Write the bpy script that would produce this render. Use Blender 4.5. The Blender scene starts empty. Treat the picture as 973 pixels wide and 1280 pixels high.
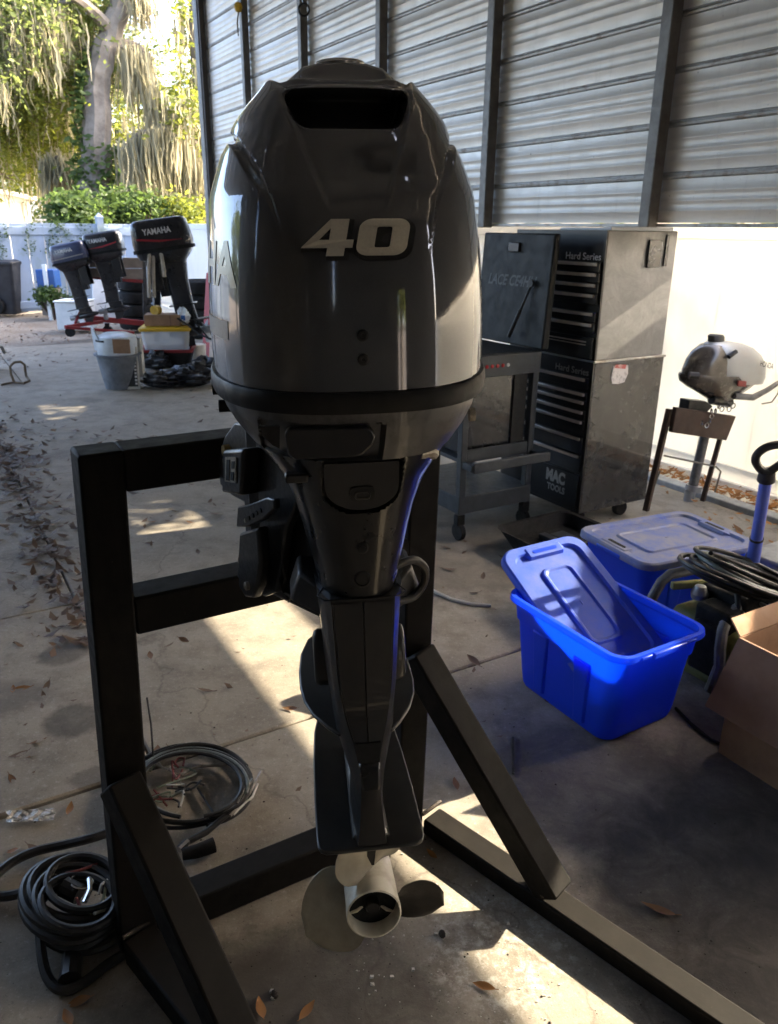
import bpy, bmesh, math, random
import numpy as np
from mathutils import Matrix, Vector
random.seed(7); RNG = np.random.default_rng(7)
S = bpy.context.scene
COL = S.collection
R = math.radians

# ------------------------------------------------------------------ camera
CAM_H = 1.62; FPX = 970.0; PITCH = R(20.0); ROLL = R(0.7)
_fw = np.array([0, math.cos(PITCH), -math.sin(PITCH)])
_up0 = np.array([0, math.sin(PITCH), math.cos(PITCH)])
_rt0 = np.array([1.0, 0, 0])
RT = _rt0 * math.cos(ROLL) + _up0 * math.sin(ROLL)
UP = _up0 * math.cos(ROLL) - _rt0 * math.sin(ROLL)
cd = bpy.data.cameras.new("camera"); cam = bpy.data.objects.new("camera", cd); COL.objects.link(cam)
cam.matrix_world = Matrix(((RT[0], UP[0], -_fw[0], 0), (RT[1], UP[1], -_fw[1], 0), (RT[2], UP[2], -_fw[2], CAM_H), (0, 0, 0, 1)))
cd.sensor_fit = 'VERTICAL'; cd.sensor_height = 24; cd.sensor_width = 24
cd.lens = 24 * FPX / 1280.0
cd.clip_start = 0.02; cd.clip_end = 500
cd.dof.use_dof = True; cd.dof.focus_distance = 1.15; cd.dof.aperture_fstop = 9.0
S.camera = cam

# ------------------------------------------------------------------ yard axes: u runs along the metal wall, n across it
AZ = R(-31.0)
U = np.array([math.sin(AZ), math.cos(AZ)]); N = np.array([math.cos(AZ), -math.sin(AZ)])
YROT = -AZ
def W(n, u, z=0.0):
    p = N * n + U * u
    return Vector((p[0], p[1], z))

# ------------------------------------------------------------------ sky, sun, exposure
SUN_A = R(9.0); SUN_SLOPE = 0.512
h = N * math.cos(SUN_A) - U * math.sin(SUN_A)
SUN_EL = math.atan(SUN_SLOPE * math.cos(SUN_A))
to_sun = Vector((h[0] * math.cos(SUN_EL), h[1] * math.cos(SUN_EL), math.sin(SUN_EL)))
world = bpy.data.worlds.new("World"); S.world = world; world.use_nodes = True
wn = world.node_tree.nodes; wl = world.node_tree.links
bg = wn['Background']; sky = wn.new('ShaderNodeTexSky'); sky.sky_type = 'NISHITA'; sky.sun_disc = False
sky.sun_elevation = SUN_EL; sky.sun_rotation = math.atan2(to_sun.x, to_sun.y); sky.air_density = 0.6; sky.dust_density = 3.5; sky.ozone_density = 0.2
wl.new(sky.outputs[0], bg.inputs[0]); bg.inputs[1].default_value = 0.15
sl = bpy.data.lights.new("sun", 'SUN'); sl.energy = 2.0; sl.angle = R(0.5); sl.color = (1.0, 0.86, 0.64)
sun = bpy.data.objects.new("sun", sl); COL.objects.link(sun)
sun.rotation_euler = to_sun.to_track_quat('Z', 'Y').to_euler(); sun.location = (20, 10, 15)
S.view_settings.view_transform = 'Standard'; S.view_settings.look = 'None'
S.view_settings.exposure = 3.68; S.view_settings.gamma = 1.0; S.view_settings.use_curve_mapping = False
S.render.engine = 'CYCLES'
S.cycles.max_bounces = 10; S.cycles.diffuse_bounces = 5; S.cycles.glossy_bounces = 5; S.cycles.transparent_max_bounces = 12
S.cycles.sample_clamp_indirect = 6.0; S.cycles.use_denoising = True

# ------------------------------------------------------------------ materials
MATS = {}
class NT:
    def __init__(s, name):
        s.m = bpy.data.materials.new(name); s.m.use_nodes = True
        s.n = s.m.node_tree.nodes; s.l = s.m.node_tree.links
        s.b = s.n['Principled BSDF']; s.out = s.n['Material Output']; MATS[name] = s.m
    def node(s, t, **kw):
        x = s.n.new(t)
        for k, v in kw.items(): setattr(x, k, v)
        return x
    def pos(s, obj=False):
        if obj: return s.node('ShaderNodeTexCoord').outputs['Object']
        return s.node('ShaderNodeNewGeometry').outputs['Position']
    def noise(s, scale, detail=4, rough=.6, vec=None, stretch=None, dist=0.0):
        v = vec if vec is not None else s.pos()
        if stretch:
            mp = s.node('ShaderNodeMapping'); mp.inputs['Scale'].default_value = stretch; s.l.new(v, mp.inputs[0]); v = mp.outputs[0]
        t = s.node('ShaderNodeTexNoise'); t.inputs['Scale'].default_value = scale; t.inputs['Detail'].default_value = detail
        t.inputs['Roughness'].default_value = rough; t.inputs['Distortion'].default_value = dist
        s.l.new(v, t.inputs['Vector']); return t.outputs[0]
    def ramp(s, fac, stops, interp='LINEAR'):
        r = s.node('ShaderNodeValToRGB'); r.color_ramp.interpolation = interp; e = r.color_ramp.elements
        while len(e) < len(stops): e.new(.5)
        for i, (p, c) in enumerate(stops):
            e[i].position = p; e[i].color = (c, c, c, 1) if isinstance(c, (int, float)) else (*c, 1)
        s.l.new(fac, r.inputs[0]); return r.outputs[0]
    def mix(s, fac, a, b, mode='MIX'):
        m = s.node('ShaderNodeMix', data_type='RGBA', blend_type=mode)
        for i, v in ((0, fac), (6, a), (7, b)):
            if hasattr(v, 'is_output'): s.l.new(v, m.inputs[i])
            elif i == 0: m.inputs[0].default_value = v
            else: m.inputs[i].default_value = (*v, 1) if len(v) == 3 else v
        return m.outputs[2]
    def math(s, op, a, b=0.0):
        m = s.node('ShaderNodeMath', operation=op)
        for i, v in ((0, a), (1, b)):
            if hasattr(v, 'is_output'): s.l.new(v, m.inputs[i])
            else: m.inputs[i].default_value = v
        return m.outputs[0]
    def set(s, **kw):
        names = {'col': 'Base Color', 'rough': 'Roughness', 'metal': 'Metallic', 'coat': 'Coat Weight', 'coatr': 'Coat Roughness', 'spec': 'Specular IOR Level', 'alpha': 'Alpha', 'trans': 'Transmission Weight', 'sheen': 'Sheen Weight'}
        for k, v in kw.items():
            i = s.b.inputs[names[k]]
            if hasattr(v, 'is_output'): s.l.new(v, i)
            else: i.default_value = (*v, 1) if isinstance(v, tuple) else v
        return s
    def bump(s, hgt, strength=.3, dist=.01):
        b = s.node('ShaderNodeBump'); b.inputs['Strength'].default_value = strength; b.inputs['Distance'].default_value = dist
        s.l.new(hgt, b.inputs['Height']); s.l.new(b.outputs[0], s.b.inputs['Normal']); return s
    def translucent(s, col, fac):
        t = s.node('ShaderNodeBsdfTranslucent'); mx = s.node('ShaderNodeMixShader'); mx.inputs[0].default_value = fac
        if hasattr(col, 'is_output'): s.l.new(col, t.inputs[0])
        else: t.inputs[0].default_value = (*col, 1)
        s.l.new(s.b.outputs[0], mx.inputs[1]); s.l.new(t.outputs[0], mx.inputs[2]); s.l.new(mx.outputs[0], s.out.inputs[0]); return s

def worn(name, c1, c2, rough=.5, metal=0., scale=8, coat=0, bump=.0, r2=None, obj=False, lo=.38, hi=.66, spec=.4):
    t = NT(name); f = t.noise(scale, 6, .65, t.pos(obj)); k = t.ramp(f, [(lo, 0.), (hi, 1.)])
    t.set(col=t.mix(k, c1, c2), metal=metal, coat=coat, spec=spec)
    g = t.noise(scale * 3.1, 5, .7, t.pos(obj)); rr = t.ramp(g, [(.3, rough * .8), (.7, min(1, (r2 or rough * 1.25)))])
    t.set(rough=rr)
    if bump: t.bump(t.noise(scale * 14, 4, .7, t.pos(obj)), bump, .004)
    return t

# cowl paint: dark metallic grey under clear coat, with faint dust
t = NT('cowl_paint'); v = t.pos(True)
fl_ = t.node('ShaderNodeTexVoronoi'); fl_.inputs['Scale'].default_value = 1400; t.l.new(v, fl_.inputs['Vector'])
flk = t.ramp(fl_.outputs['Distance'], [(.0, (.038, .041, .048)), (.6, (.024, .026, .031))])
dust = t.ramp(t.noise(5, 6, .7, v, (1, 1, .5)), [(.45, 0.), (.8, .22)])
t.set(col=t.mix(dust, flk, (.075, .07, .062)), metal=.1, rough=.5, coat=1.0, spec=.25)
t.b.inputs['Coat IOR'].default_value = 1.85
t.set(coatr=t.ramp(t.noise(9, 6, .75, v, (1, 1, .35)), [(.35, .03), (.75, .13)]))
t.bump(t.noise(2.2, 2, .5, v), .02, .02)
worn('pan_grey', (.085, .083, .082), (.038, .037, .036), .36, .35, 26, .3, obj=True, lo=.52, hi=.7)
worn('gasket', (.007, .007, .007), (.013, .0125, .012), .5, 0, 20, obj=True, spec=.2)
worn('gloss_black', (.006, .006, .0065), (.011, .0105, .0105), .3, 0, 12, .7, obj=True, spec=.2)
worn('engine_grey', (.018, .018, .0195), (.028, .027, .0265), .38, .2, 12, .3, obj=True, spec=.3)
worn('plate_grey', (.022, .023, .024), (.036, .035, .034), .38, .2, 10, .15, obj=True)
worn('deep_black', (.005, .005, .005), (.009, .009, .009), .6, 0, 20, obj=True)
worn('bracket_black', (.010, .010, .011), (.022, .02, .019), .42, .2, 30, .2, .05, obj=True)
worn('decal_silver', (.52, .49, .41), (.46, .43, .36), .38, .35, 300, obj=True)
worn('decal_faint', (.040, .042, .042), (.055, .057, .057), .5, 0, 60, obj=True)
worn('decal_dull', (.30, .29, .27), (.26, .25, .23), .4, .2, 200, obj=True)
worn('cream_paint', (.68, .65, .55), (.44, .39, .29), .42, 0, 18, .2, .1, obj=True, lo=.5, hi=.75)
worn('worn_blade', (.36, .33, .26), (.25, .225, .175), .42, .3, 14, .1, .1, obj=True)
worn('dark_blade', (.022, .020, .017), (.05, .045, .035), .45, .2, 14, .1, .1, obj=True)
worn('chrome', (.6, .6, .6), (.5, .49, .47), .2, 1., 30, obj=True)
worn('zinc', (.42, .39, .33), (.22, .19, .15), .5, .7, 60, obj=True)
worn('brass', (.45, .30, .10), (.3, .2, .08), .4, .9, 60, obj=True)
# stand: near-black bronze paint with dust lying on it
t = NT('stand_paint'); v = t.pos()
geo = t.node('ShaderNodeNewGeometry'); sx = t.node('ShaderNodeSeparateXYZ'); t.l.new(geo.outputs['Normal'], sx.inputs[0])
upf = t.ramp(sx.outputs['Z'], [(.35, 0.), (.95, 1.)])
d = t.math('MULTIPLY', upf, t.ramp(t.noise(7, 6, .7, v), [(.25, .35), (.7, .9)]))
base = t.mix(t.ramp(t.noise(18, 6, .7, v), [(.45, 0.), (.8, .8)]), (.006, .0054, .005), (.014, .012, .010))
chip = t.ramp(t.noise(55, 6, .8, v), [(.66, 0.), (.70, 1.)])
c2 = t.mix(d, base, (.021, .019, .0165)); c2 = t.mix(chip, c2, (.05, .04, .032))
c2 = t.mix(t.ramp(t.noise(3.2, 6, .75, v, (1, 1, .25), .8), [(.52, 0.), (.72, .5)]), c2, (.024, .020, .017))
t.set(col=c2, rough=t.ramp(t.noise(30, 4, .6, v), [(.3, .5), (.7, .7)]), metal=.0, spec=.12)
t.bump(t.noise(140, 4, .6, v), .08, .002)
worn('weld', (.03, .026, .022), (.08, .06, .045), .55, .4, 60, bump=.4)

# concrete: mottled brown-grey, stains, painted-in floor shade, grit and hairline cracks
t = NT('concrete'); v = t.pos()
big = t.noise(.9, 6, .62, v); mid = t.noise(5.5, 8, .68, v); fine = t.noise(60, 5, .75, v)
c = t.mix(t.ramp(big, [(.32, 0.), (.68, 1.)]), (.285, .25, .20), (.37, .335, .28))
c = t.mix(t.ramp(mid, [(.36, .75), (.56, 0.)]), c, (.19, .165, .132))
st = t.noise(2.3, 5, .6, v, dist=.6)
c = t.mix(t.ramp(st, [(.57, 0.), (.68, .5)]), c, (.13, .115, .10))
sp = t.node('ShaderNodeTexVoronoi'); sp.inputs['Scale'].default_value = 16; t.l.new(v, sp.inputs['Vector'])
c = t.mix(t.math('MULTIPLY', t.ramp(sp.outputs['Distance'], [(.04, .7), (.10, 0.)]), t.ramp(t.noise(3.3, 3, .6, v), [(.5, 0.), (.6, 1.)])), c, (.12, .10, .08))
c = t.mix(t.ramp(fine, [(.56, 0.), (.70, .55)]), c, (.52, .49, .44))
c = t.mix(t.ramp(fine, [(.28, .75), (.42, 0.)]), c, (.12, .11, .095))
vf = t.noise(190, 3, .7, v); c = t.mix(t.ramp(vf, [(.58, 0.), (.66,   .3)]), c, (.50, .48, .43)); c = t.mix(t.ramp(vf, [(.33, .4), (.41, 0.)]), c, (.13, .118, .10))
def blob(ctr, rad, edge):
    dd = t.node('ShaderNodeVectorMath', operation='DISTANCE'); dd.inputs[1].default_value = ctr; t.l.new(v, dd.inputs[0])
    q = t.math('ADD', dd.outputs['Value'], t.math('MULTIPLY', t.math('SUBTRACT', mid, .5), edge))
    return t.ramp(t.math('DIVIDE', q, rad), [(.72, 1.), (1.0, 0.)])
STAIN_SHADE_LIST = [((*W(1.60, .80)[:2], 0), .52, .3, (.045, .041, .040), .9), ((*W(1.58, 1.40)[:2], 0), .38, .25, (.055, .051, .052), .85), ((*W(2.2, .9)[:2], 0), .7, .3, (.05, .046, .044), .85), ((*W(1.42, .55)[:2], 0), .34, .2, (.045, .041, .039), .8),  # right of the stand: oil stain deepened to paint in the shade
              ((*W(.50, 1.10)[:2], 0), .34, .22, (.05, .044, .038), .88), ((*W(.30, 1.05)[:2], 0), .40, .3, (.09, .08, .068), .75), ((*W(2.4, 3.3)[:2], 0), .9, .7, (.10, .08, .06), .6), ((-1.09, 2.28, 0), .12, .1, (.055, .047, .04), .8), ((-1.30, 2.72, 0), .11, .1, (.06, .052, .045), .7), ((-1.38, 2.42, 0), .14, .12, (.11, .095, .078), .6), ((-.92, 1.98, 0), .07, .1, (.08, .07, .06), .6)]  # beside the sun strip: shadow painted into the colour; later spots are stains
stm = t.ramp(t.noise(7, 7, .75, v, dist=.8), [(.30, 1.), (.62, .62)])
for ctr, rad, e, colr, k in STAIN_SHADE_LIST:
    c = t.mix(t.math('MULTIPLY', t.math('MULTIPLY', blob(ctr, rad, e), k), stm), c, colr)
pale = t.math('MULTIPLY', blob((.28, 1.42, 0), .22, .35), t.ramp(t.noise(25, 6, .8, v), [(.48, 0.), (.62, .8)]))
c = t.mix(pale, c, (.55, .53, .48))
cr = t.node('ShaderNodeTexVoronoi', feature='DISTANCE_TO_EDGE'); cr.inputs['Scale'].default_value = .33
wv = t.node('ShaderNodeVectorMath', operation='ADD'); nz = t.node('ShaderNodeTexNoise'); nz.inputs['Scale'].default_value = 2.5; nz.inputs['Detail'].default_value = 6
t.l.new(v, nz.inputs['Vector']); t.l.new(v, wv.inputs[0]); t.l.new(nz.outputs['Color'], wv.inputs[1]); t.l.new(wv.outputs[0], cr.inputs['Vector'])
c = t.mix(t.ramp(cr.outputs['Distance'], [(.0, .35), (.0018, 0.)]), c, (.06, .05, .042))
t.set(col=c, rough=t.ramp(mid, [(.3, .62), (.7, .92)]), spec=.3)
t.bump(t.math('ADD', t.math('MULTIPLY', fine, .6), mid), .35, .006)

t = NT('earth'); v = t.pos()
c = t.mix(t.ramp(t.noise(1.5, 6, .65, v), [(.35, 0.), (.65, 1.)]), (.20, .165, .13), (.30, .27, .23))
c = t.mix(t.ramp(t.noise(22, 5, .8, v), [(.45, 0.), (.62, .8)]), c, (.15, .105, .07))
t.set(col=c, rough=.95, spec=.2).bump(t.noise(40, 5, .8, v), .6, .02)
worn('dark_soil', (.03, .025, .02), (.06, .05, .04), .95, 0, 30, bump=.5)
worn('kerb_concrete', (.42, .43, .42), (.30, .30, .29), .85, 0, 14, bump=.3)
# galvanised siding
t = NT('siding_metal'); v = t.pos()
c = t.mix(t.ramp(t.noise(1.3, 6, .7, v), [(.3, 0.), (.7, 1.)]), (.53, .495, .44), (.66, .62, .56))
c = t.mix(t.ramp(t.noise(6, 6, .75, v, (3, 3, .35)), [(.56, 0.), (.78, .45)]), c, (.34, .32, .29))
c = t.mix(t.ramp(t.noise(38, 3, .6, v), [(.70, 0.), (.76, .8)]), c, (.13, .10, .08))
t.set(col=c, metal=.35, rough=t.ramp(t.noise(9, 5, .7, v), [(.3, .36), (.7, .52)]))
t.bump(t.noise(3.5, 3, .5, v), .12, .02)
worn('rib_metal', (.34, .335, .32), (.17, .13, .10), .45, .55, 14, lo=.5, hi=.72)
worn('post_steel', (.19, .18, .165), (.13, .12, .108), .5, .35, 10)
worn('dark_timber', (.05, .042, .036), (.085, .072, .06), .85, 0, 4)
# white vinyl fence: lit through from the far side
t = NT('vinyl'); v = t.pos()
c = t.mix(t.ramp(t.noise(4, 6, .7, v, (1, 1, .3)), [(.5, 0.), (.8, .35)]), (.82, .82, .79), (.55, .56, .50))
t.set(col=c, rough=.45); t.translucent((.80, .80, .77), .22)
t = NT('old_vinyl'); v = t.pos()
c = t.mix(t.ramp(t.noise(1.6, 6, .7, v, (1, 1, .4)), [(.42, 0.), (.66, .85)]), (.42, .50, .62), (.27, .33, .36))
c = t.mix(t.ramp(t.noise(3.1, 6, .7, v), [(.58, 0.), (.70, .6)]), c, (.30, .36, .22))
t.set(col=c, rough=.5); t.translucent((.40, .48, .60), .12)
# plastics
t = NT('blue_plastic'); v = t.pos(True)
c = t.mix(t.ramp(t.noise(6, 5, .7, v), [(.45, 0.), (.75, .25)]), (.025, .10, .68), (.07, .15, .58))
t.set(col=c, rough=.36, spec=.5); t.translucent((.03, .22, 1.0), .58); t.bump(t.noise(60, 3, .6, v), .03, .002)
t = NT('blue_lid'); v = t.pos(True)
c = t.mix(t.ramp(t.noise(7, 6, .75, v), [(.35, 0.), (.7, .75)]), (.045, .13, .62), (.20, .25, .42))
t.set(col=c, rough=.48); t.translucent((.03, .20, .95), .4)
t = NT('dusty_lid'); v = t.pos(True)
c = t.mix(t.ramp(t.noise(8, 7, .75, v), [(.3, 0.), (.6, .9)]), (.07, .14, .52), (.27, .28, .34))
t.set(col=c, rough=.6)
worn('blue_tube', (.10, .15, .62), (.16, .2, .55), .35, 0, 12, .2, obj=True)
worn('card', (.31, .185, .11), (.23, .135, .08), .85, 0, 7, obj=True)
worn('card_dull', (.20, .115, .08), (.15, .085, .06), .85, 0, 5, obj=True)
worn('card_white', (.62, .60, .54), (.45, .43, .39), .7, 0, 9, obj=True)
worn('tool_black', (.008, .008, .009), (.016, .015, .014), .35, .1, 8, .3)
t = NT('tool_side'); v = t.pos()
c = t.mix(t.ramp(t.noise(7, 8, .75, v, dist=1.5), [(.45, 0.), (.7, 1.)]), (.045, .046, .05), (.085, .085, .086))
c = t.mix(t.ramp(t.noise(3.2, 7, .8, v, dist=2), [(.62, 0.), (.68, .4)]), c, (.16, .16, .155))
t.set(col=c, metal=.6, rough=t.ramp(t.noise(6, 7, .8, v), [(.35, .12), (.7, .38)]), coat=.6)
t.bump(t.noise(4, 3, .5, v), .12, .02)
t = NT('tool_upper'); v = t.pos()
c = t.mix(t.ramp(t.noise(5, 8, .8, v, dist=1.2), [(.42, 0.), (.68, 1.)]), (.15, .152, .155), (.23, .23, .23))
c = t.mix(t.ramp(t.noise(9, 8, .8, v, dist=2.5), [(.60, 0.), (.65, .6)]), c, (.10, .10, .10))
t.set(col=c, metal=.45, rough=t.ramp(t.noise(6, 7, .8, v), [(.35, .28), (.7, .5)]))
worn('drawer_trim', (.46, .40, .34), (.56, .50, .43), .42, .45, 20)
worn('cart_grey', (.055, .063, .070), (.038, .043, .048), .5, .1, 12, spec=.3)
worn('cart_lid', (.022, .025, .024), (.016, .018, .017), .55, 0, 6, spec=.25)
worn('rubber', (.010, .010, .010), (.020, .019, .018), .75, 0, 18, spec=.2)
worn('hose_black', (.010, .010, .010), (.028, .026, .024), .45, 0, 25)
worn('hose_grey', (.16, .19, .18), (.10, .12, .115), .45, 0, 25)
worn('handle_grey', (.17, .17, .165), (.10, .10, .1), .5, 0, 25)
worn('washer_green', (.22, .22, .075), (.13, .14, .05), .5, 0, 9)
worn('hose_white', (.62, .61, .57), (.48, .46, .42), .5, 0, 20)
worn('hose_beige', (.48, .42, .34), (.34, .29, .23), .6, 0, 12)
worn('wire_metal', (.35, .33, .30), (.2, .18, .15), .4, .7, 60)
worn('wire_red', (.20, .04, .035), (.12, .03, .03), .5, 0, 40)
worn('wire_green', (.22, .25, .20), (.1, .14, .09), .5, 0, 40)
worn('wire_white', (.5, .5, .46), (.36, .35, .32), .5, 0, 40)
t = NT('clear_film'); v = t.pos(True)
t.set(col=t.mix(t.ramp(t.noise(40, 5, .7, v), [(.4, 0.), (.65, 1.)]), (.25, .23, .20), (.75, .73, .70)), rough=.25, alpha=.72)
t = NT('clear_plastic'); t.set(col=(.72, .75, .80), rough=.3, alpha=.55)
worn('yellow_plastic', (.62, .38, .02), (.5, .3, .03), .45, 0, 10)
worn('red_paint', (.30, .025, .03), (.18, .025, .025), .5, .1, 12)
worn('old_board', (.24, .20, .17), (.15, .125, .105), .9, 0, 5)
worn('bin_plastic', (.020, .023, .030), (.034, .037, .045), .5, 0, 6)
worn('tub_grey', (.19, .21, .24), (.10, .11, .13), .55, 0, 8)
worn('pale_shell', (.62, .68, .74), (.46, .50, .55), .35, 0, 8, .3)
worn('white_sheet', (.78, .81, .84), (.62, .66, .70), .5, 0, 4)
worn('blue_bucket', (.02, .10, .34), (.03, .08, .24), .45, 0, 8)
worn('outboard_black', (.012, .012, .015), (.024, .023, .026), .3, .1, 8, .5)
worn('outboard_navy', (.035, .045, .095), (.05, .06, .11), .32, .1, 8, .5)
worn('decal_red', (.35, .02, .03), (.25, .02, .03), .4, 0, 30)
worn('decal_white', (.75, .75, .74), (.6, .6, .6), .4, 0, 40)
worn('brown_panel', (.075, .042, .03), (.05, .03, .022), .6, 0, 8)
worn('silver_paint', (.34, .36, .38), (.34, .34, .34), .38, .45, 10, .3)
worn('smoked_cowl', (.11, .095, .08), (.055, .047, .042), .25, .3, 9, .5)
worn('cap_black', (.015, .014, .013), (.03, .028, .026), .5, 0, 30)
worn('red_part', (.28, .03, .025), (.2, .03, .03), .45, 0, 30)
worn('shed_siding', (.80, .79, .72), (.70, .69, .62), .6, 0, 3)
worn('lens_red', (.45, .015, .02), (.35, .015, .02), .2, 0, 10)
worn('cord_tan', (.20, .15, .10), (.13, .10, .07), .9, 0, 30)
worn('bag_black', (.012, .012, .014), (.030, .030, .034), .3, 0, 8)
worn('purple_cloth', (.28, .13, .26), (.2, .1, .2), .9, 0, 20)
worn('bark', (.20, .175, .15), (.105, .088, .072), .95, 0, 3.5, bump=.8)
worn('dark_bark', (.075, .045, .032), (.05, .034, .026), .95, 0, 4, bump=.6)
worn('paint_chip', (.70, .68, .62), (.5, .48, .43), .8, 0, 60)
worn('sticker', (.62, .60, .58), (.42, .40, .38), .6, 0, 40, lo=.5, hi=.56)
worn('sticker_red', (.42, .10, .09), (.55, .35, .32), .6, 0, 40, lo=.5, hi=.58)
worn('roof_metal', (.58, .57, .55), (.46, .45, .43), .6, 0, 3)
worn('dark_wall', (.20, .185, .165), (.14, .13, .115), .85, 0, 2)
def leafmat(name, a, b, tr, k=.45):
    t = NT(name); oi = t.node('ShaderNodeNewGeometry')
    c = t.mix(oi.outputs['Random Per Island'], a, b)
    t.set(col=c, rough=.6, spec=.3); t.translucent(t.mix(oi.outputs['Random Per Island'], tr, tuple(x * .6 for x in tr)), k); return t
leafmat('leaf_bright', (.14, .17, .05), (.07, .10, .03), (.30, .36, .10), .45)
leafmat('leaf_green', (.10, .13, .03), (.06, .085, .022), (.34, .38, .05), .5)
leafmat('leaf_bush', (.07, .11, .035), (.035, .065, .022), (.14, .22, .05))
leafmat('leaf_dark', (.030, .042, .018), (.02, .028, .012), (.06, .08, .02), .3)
leafmat('moss', (.34, .32, .22), (.20, .19, .13), (.5, .45, .28), .45)
leafmat('dry_leaf', (.26, .13, .06), (.13, .085, .055), (.3, .15, .06), .2)
leafmat('litter_leaf', (.22, .15, .11), (.12, .09, .075), (.2, .13, .08), .15)
leafmat('orange_leaf', (.42, .19, .055), (.24, .13, .06), (.4, .17, .04), .25)

# ------------------------------------------------------------------ mesh helpers
ROOTM = {}
def tag(o, label=None, cat=None, group=None, kind=None):
    if label: o['label'] = label
    if cat: o['category'] = cat
    if group: o['group'] = group
    if kind: o['kind'] = kind
    return o
def thing(name, label, cat, loc=(0, 0, 0), rz=0.0, group=None, rot=None):
    o = bpy.data.objects.new(name, None); COL.objects.link(o); o.empty_display_size = .1
    o.location = loc; o.rotation_euler = rot if rot else (0, 0, rz)
    ROOTM[o.name] = Matrix.Translation(Vector(loc)) @ o.rotation_euler.to_matrix().to_4x4()
    return tag(o, label, cat, group)
def rounded(hx, hy, r, k=4):
    P = []
    for cx, cy, a0 in ((hx - r, hy - r, 0), (-hx + r, hy - r, 90), (-hx + r, -hy + r, 180), (hx - r, -hy + r, 270)):
        for i in range(k + 1):
            a = R(a0 + 90 * i / k); P.append((cx + r * math.cos(a), cy + r * math.sin(a)))
    return P
class MB:
    def __init__(s): s.v = []; s.f = []; s.m = []
    def add(s, V, F, mi=0):
        o = len(s.v); s.v.extend([tuple(p) for p in V]); s.f.extend([tuple(i + o for i in f) for f in F]); s.m.extend([mi] * len(F)); return s
    def box(s, c, d, M=None, mi=0):
        x, y, z = (q / 2 for q in d)
        V = [Vector((c[0] + a * x, c[1] + b * y, c[2] + e * z)) for a in (-1, 1) for b in (-1, 1) for e in (-1, 1)]
        if M: V = [M @ p for p in V]
        return s.add(V, [(0, 1, 3, 2), (4, 6, 7, 5), (0, 4, 5, 1), (2, 3, 7, 6), (0, 2, 6, 4), (1, 5, 7, 3)], mi)
    def hexa(s, P8, mi=0):      # bottom four then top four, both counter-clockwise
        return s.add(P8, [(3, 2, 1, 0), (4, 5, 6, 7), (0, 1, 5, 4), (1, 2, 6, 5), (2, 3, 7, 6), (3, 0, 4, 7)], mi)
    def rings(s, RS, cap0=True, cap1=True, mi=0, closed=True):
        n = len(RS[0]); V = [p for r in RS for p in r]; F = []
        for i in range(len(RS) - 1):
            for j in range(n if closed else n - 1):
                k = (j + 1) % n; F.append((i * n + j, i * n + k, (i + 1) * n + k, (i + 1) * n + j))
        if cap0: F.append(tuple(range(n - 1, -1, -1)))
        if cap1: F.append(tuple((len(RS) - 1) * n + j for j in range(n)))
        return s.add(V, F, mi)
    def tube(s, P, r, k=8, mi=0, closed=False, cap=True):
        P = [Vector(p) for p in P]; n = len(P); rr = r if hasattr(r, '__len__') else [r] * n
        RS = []; up = None
        for i in range(n):
            a = P[(i - 1) % n] if (closed or i > 0) else P[i]; b = P[(i + 1) % n] if (closed or i < n - 1) else P[i]
            d = (b - a).normalized()
            if up is None:
                up = Vector((0, 0, 1)) if abs(d.z) < .9 else Vector((1, 0, 0))
            x = (up - d * up.dot(d)).normalized(); y = d.cross(x); up = x
            RS.append([P[i] + (x * math.cos(2 * math.pi * j / k) + y * math.sin(2 * math.pi * j / k)) * rr[i] for j in range(k)])
        if closed: RS.append(RS[0]); return s.rings(RS, False, False, mi)
        return s.rings(RS, cap, cap, mi)
    def cyl(s, a, b, r, k=16, mi=0, r2=None): return s.tube([a, b], [r, r2 if r2 is not None else r], k, mi)
    def lathe(s, prof, c=(0, 0, 0), axis=(0, 0, 1), k=24, mi=0):   # prof: (radius, along)
        a = Vector(axis).normalized(); x = a.orthogonal().normalized(); y = a.cross(x); c = Vector(c)
        RS = [[c + a * t + (x * math.cos(2 * math.pi * j / k) + y * math.sin(2 * math.pi * j / k)) * r for j in range(k)] for r, t in prof]
        return s.rings(RS, prof[0][0] > 1e-6, prof[-1][0] > 1e-6, mi)
    def prism(s, poly, vec, mi=0):   # poly: 3-D points, extruded along vec
        n = len(poly); vec = Vector(vec); A = [Vector(p) for p in poly]; B = [p + vec for p in A]
        F = [tuple(range(n - 1, -1, -1)), tuple(range(n, 2 * n))] + [(i, (i + 1) % n, n + (i + 1) % n, n + i) for i in range(n)]
        return s.add(A + B, F, mi)
    def build(s, name, mats, parent=None, world=False, smooth=35, bevel=0, seg=2, label=None, kind=None, sub=0, solid=0):
        me = bpy.data.meshes.new(name); V = s.v
        if world and parent:
            I = ROOTM[parent.name].inverted(); V = [I @ Vector(p) for p in V]
        me.from_pydata([tuple(p) for p in V], [], s.f)
        for m in (mats if isinstance(mats, (list, tuple)) else [mats]): me.materials.append(MATS[m])
        me.polygons.foreach_set('material_index', s.m)
        bm = bmesh.new(); bm.from_mesh(me); bmesh.ops.recalc_face_normals(bm, faces=bm.faces); bm.to_mesh(me); bm.free()
        if smooth:
            me.polygons.foreach_set('use_smooth', [True] * len(me.polygons)); me.set_sharp_from_angle(angle=R(smooth))
        o = bpy.data.objects.new(name, me); COL.objects.link(o)
        if parent:
            o.parent = parent
            M = ROOTM.get(parent.name)
            ROOTM[o.name] = M if M is not None else Matrix()
        if solid:
            md = o.modifiers.new('solid', 'SOLIDIFY'); md.thickness = solid; md.offset = 0
        if bevel:
            md = o.modifiers.new('bevel', 'BEVEL'); md.width = bevel; md.segments = seg; md.limit_method = 'ANGLE'; md.angle_limit = R(40); md.harden_normals = False
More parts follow.
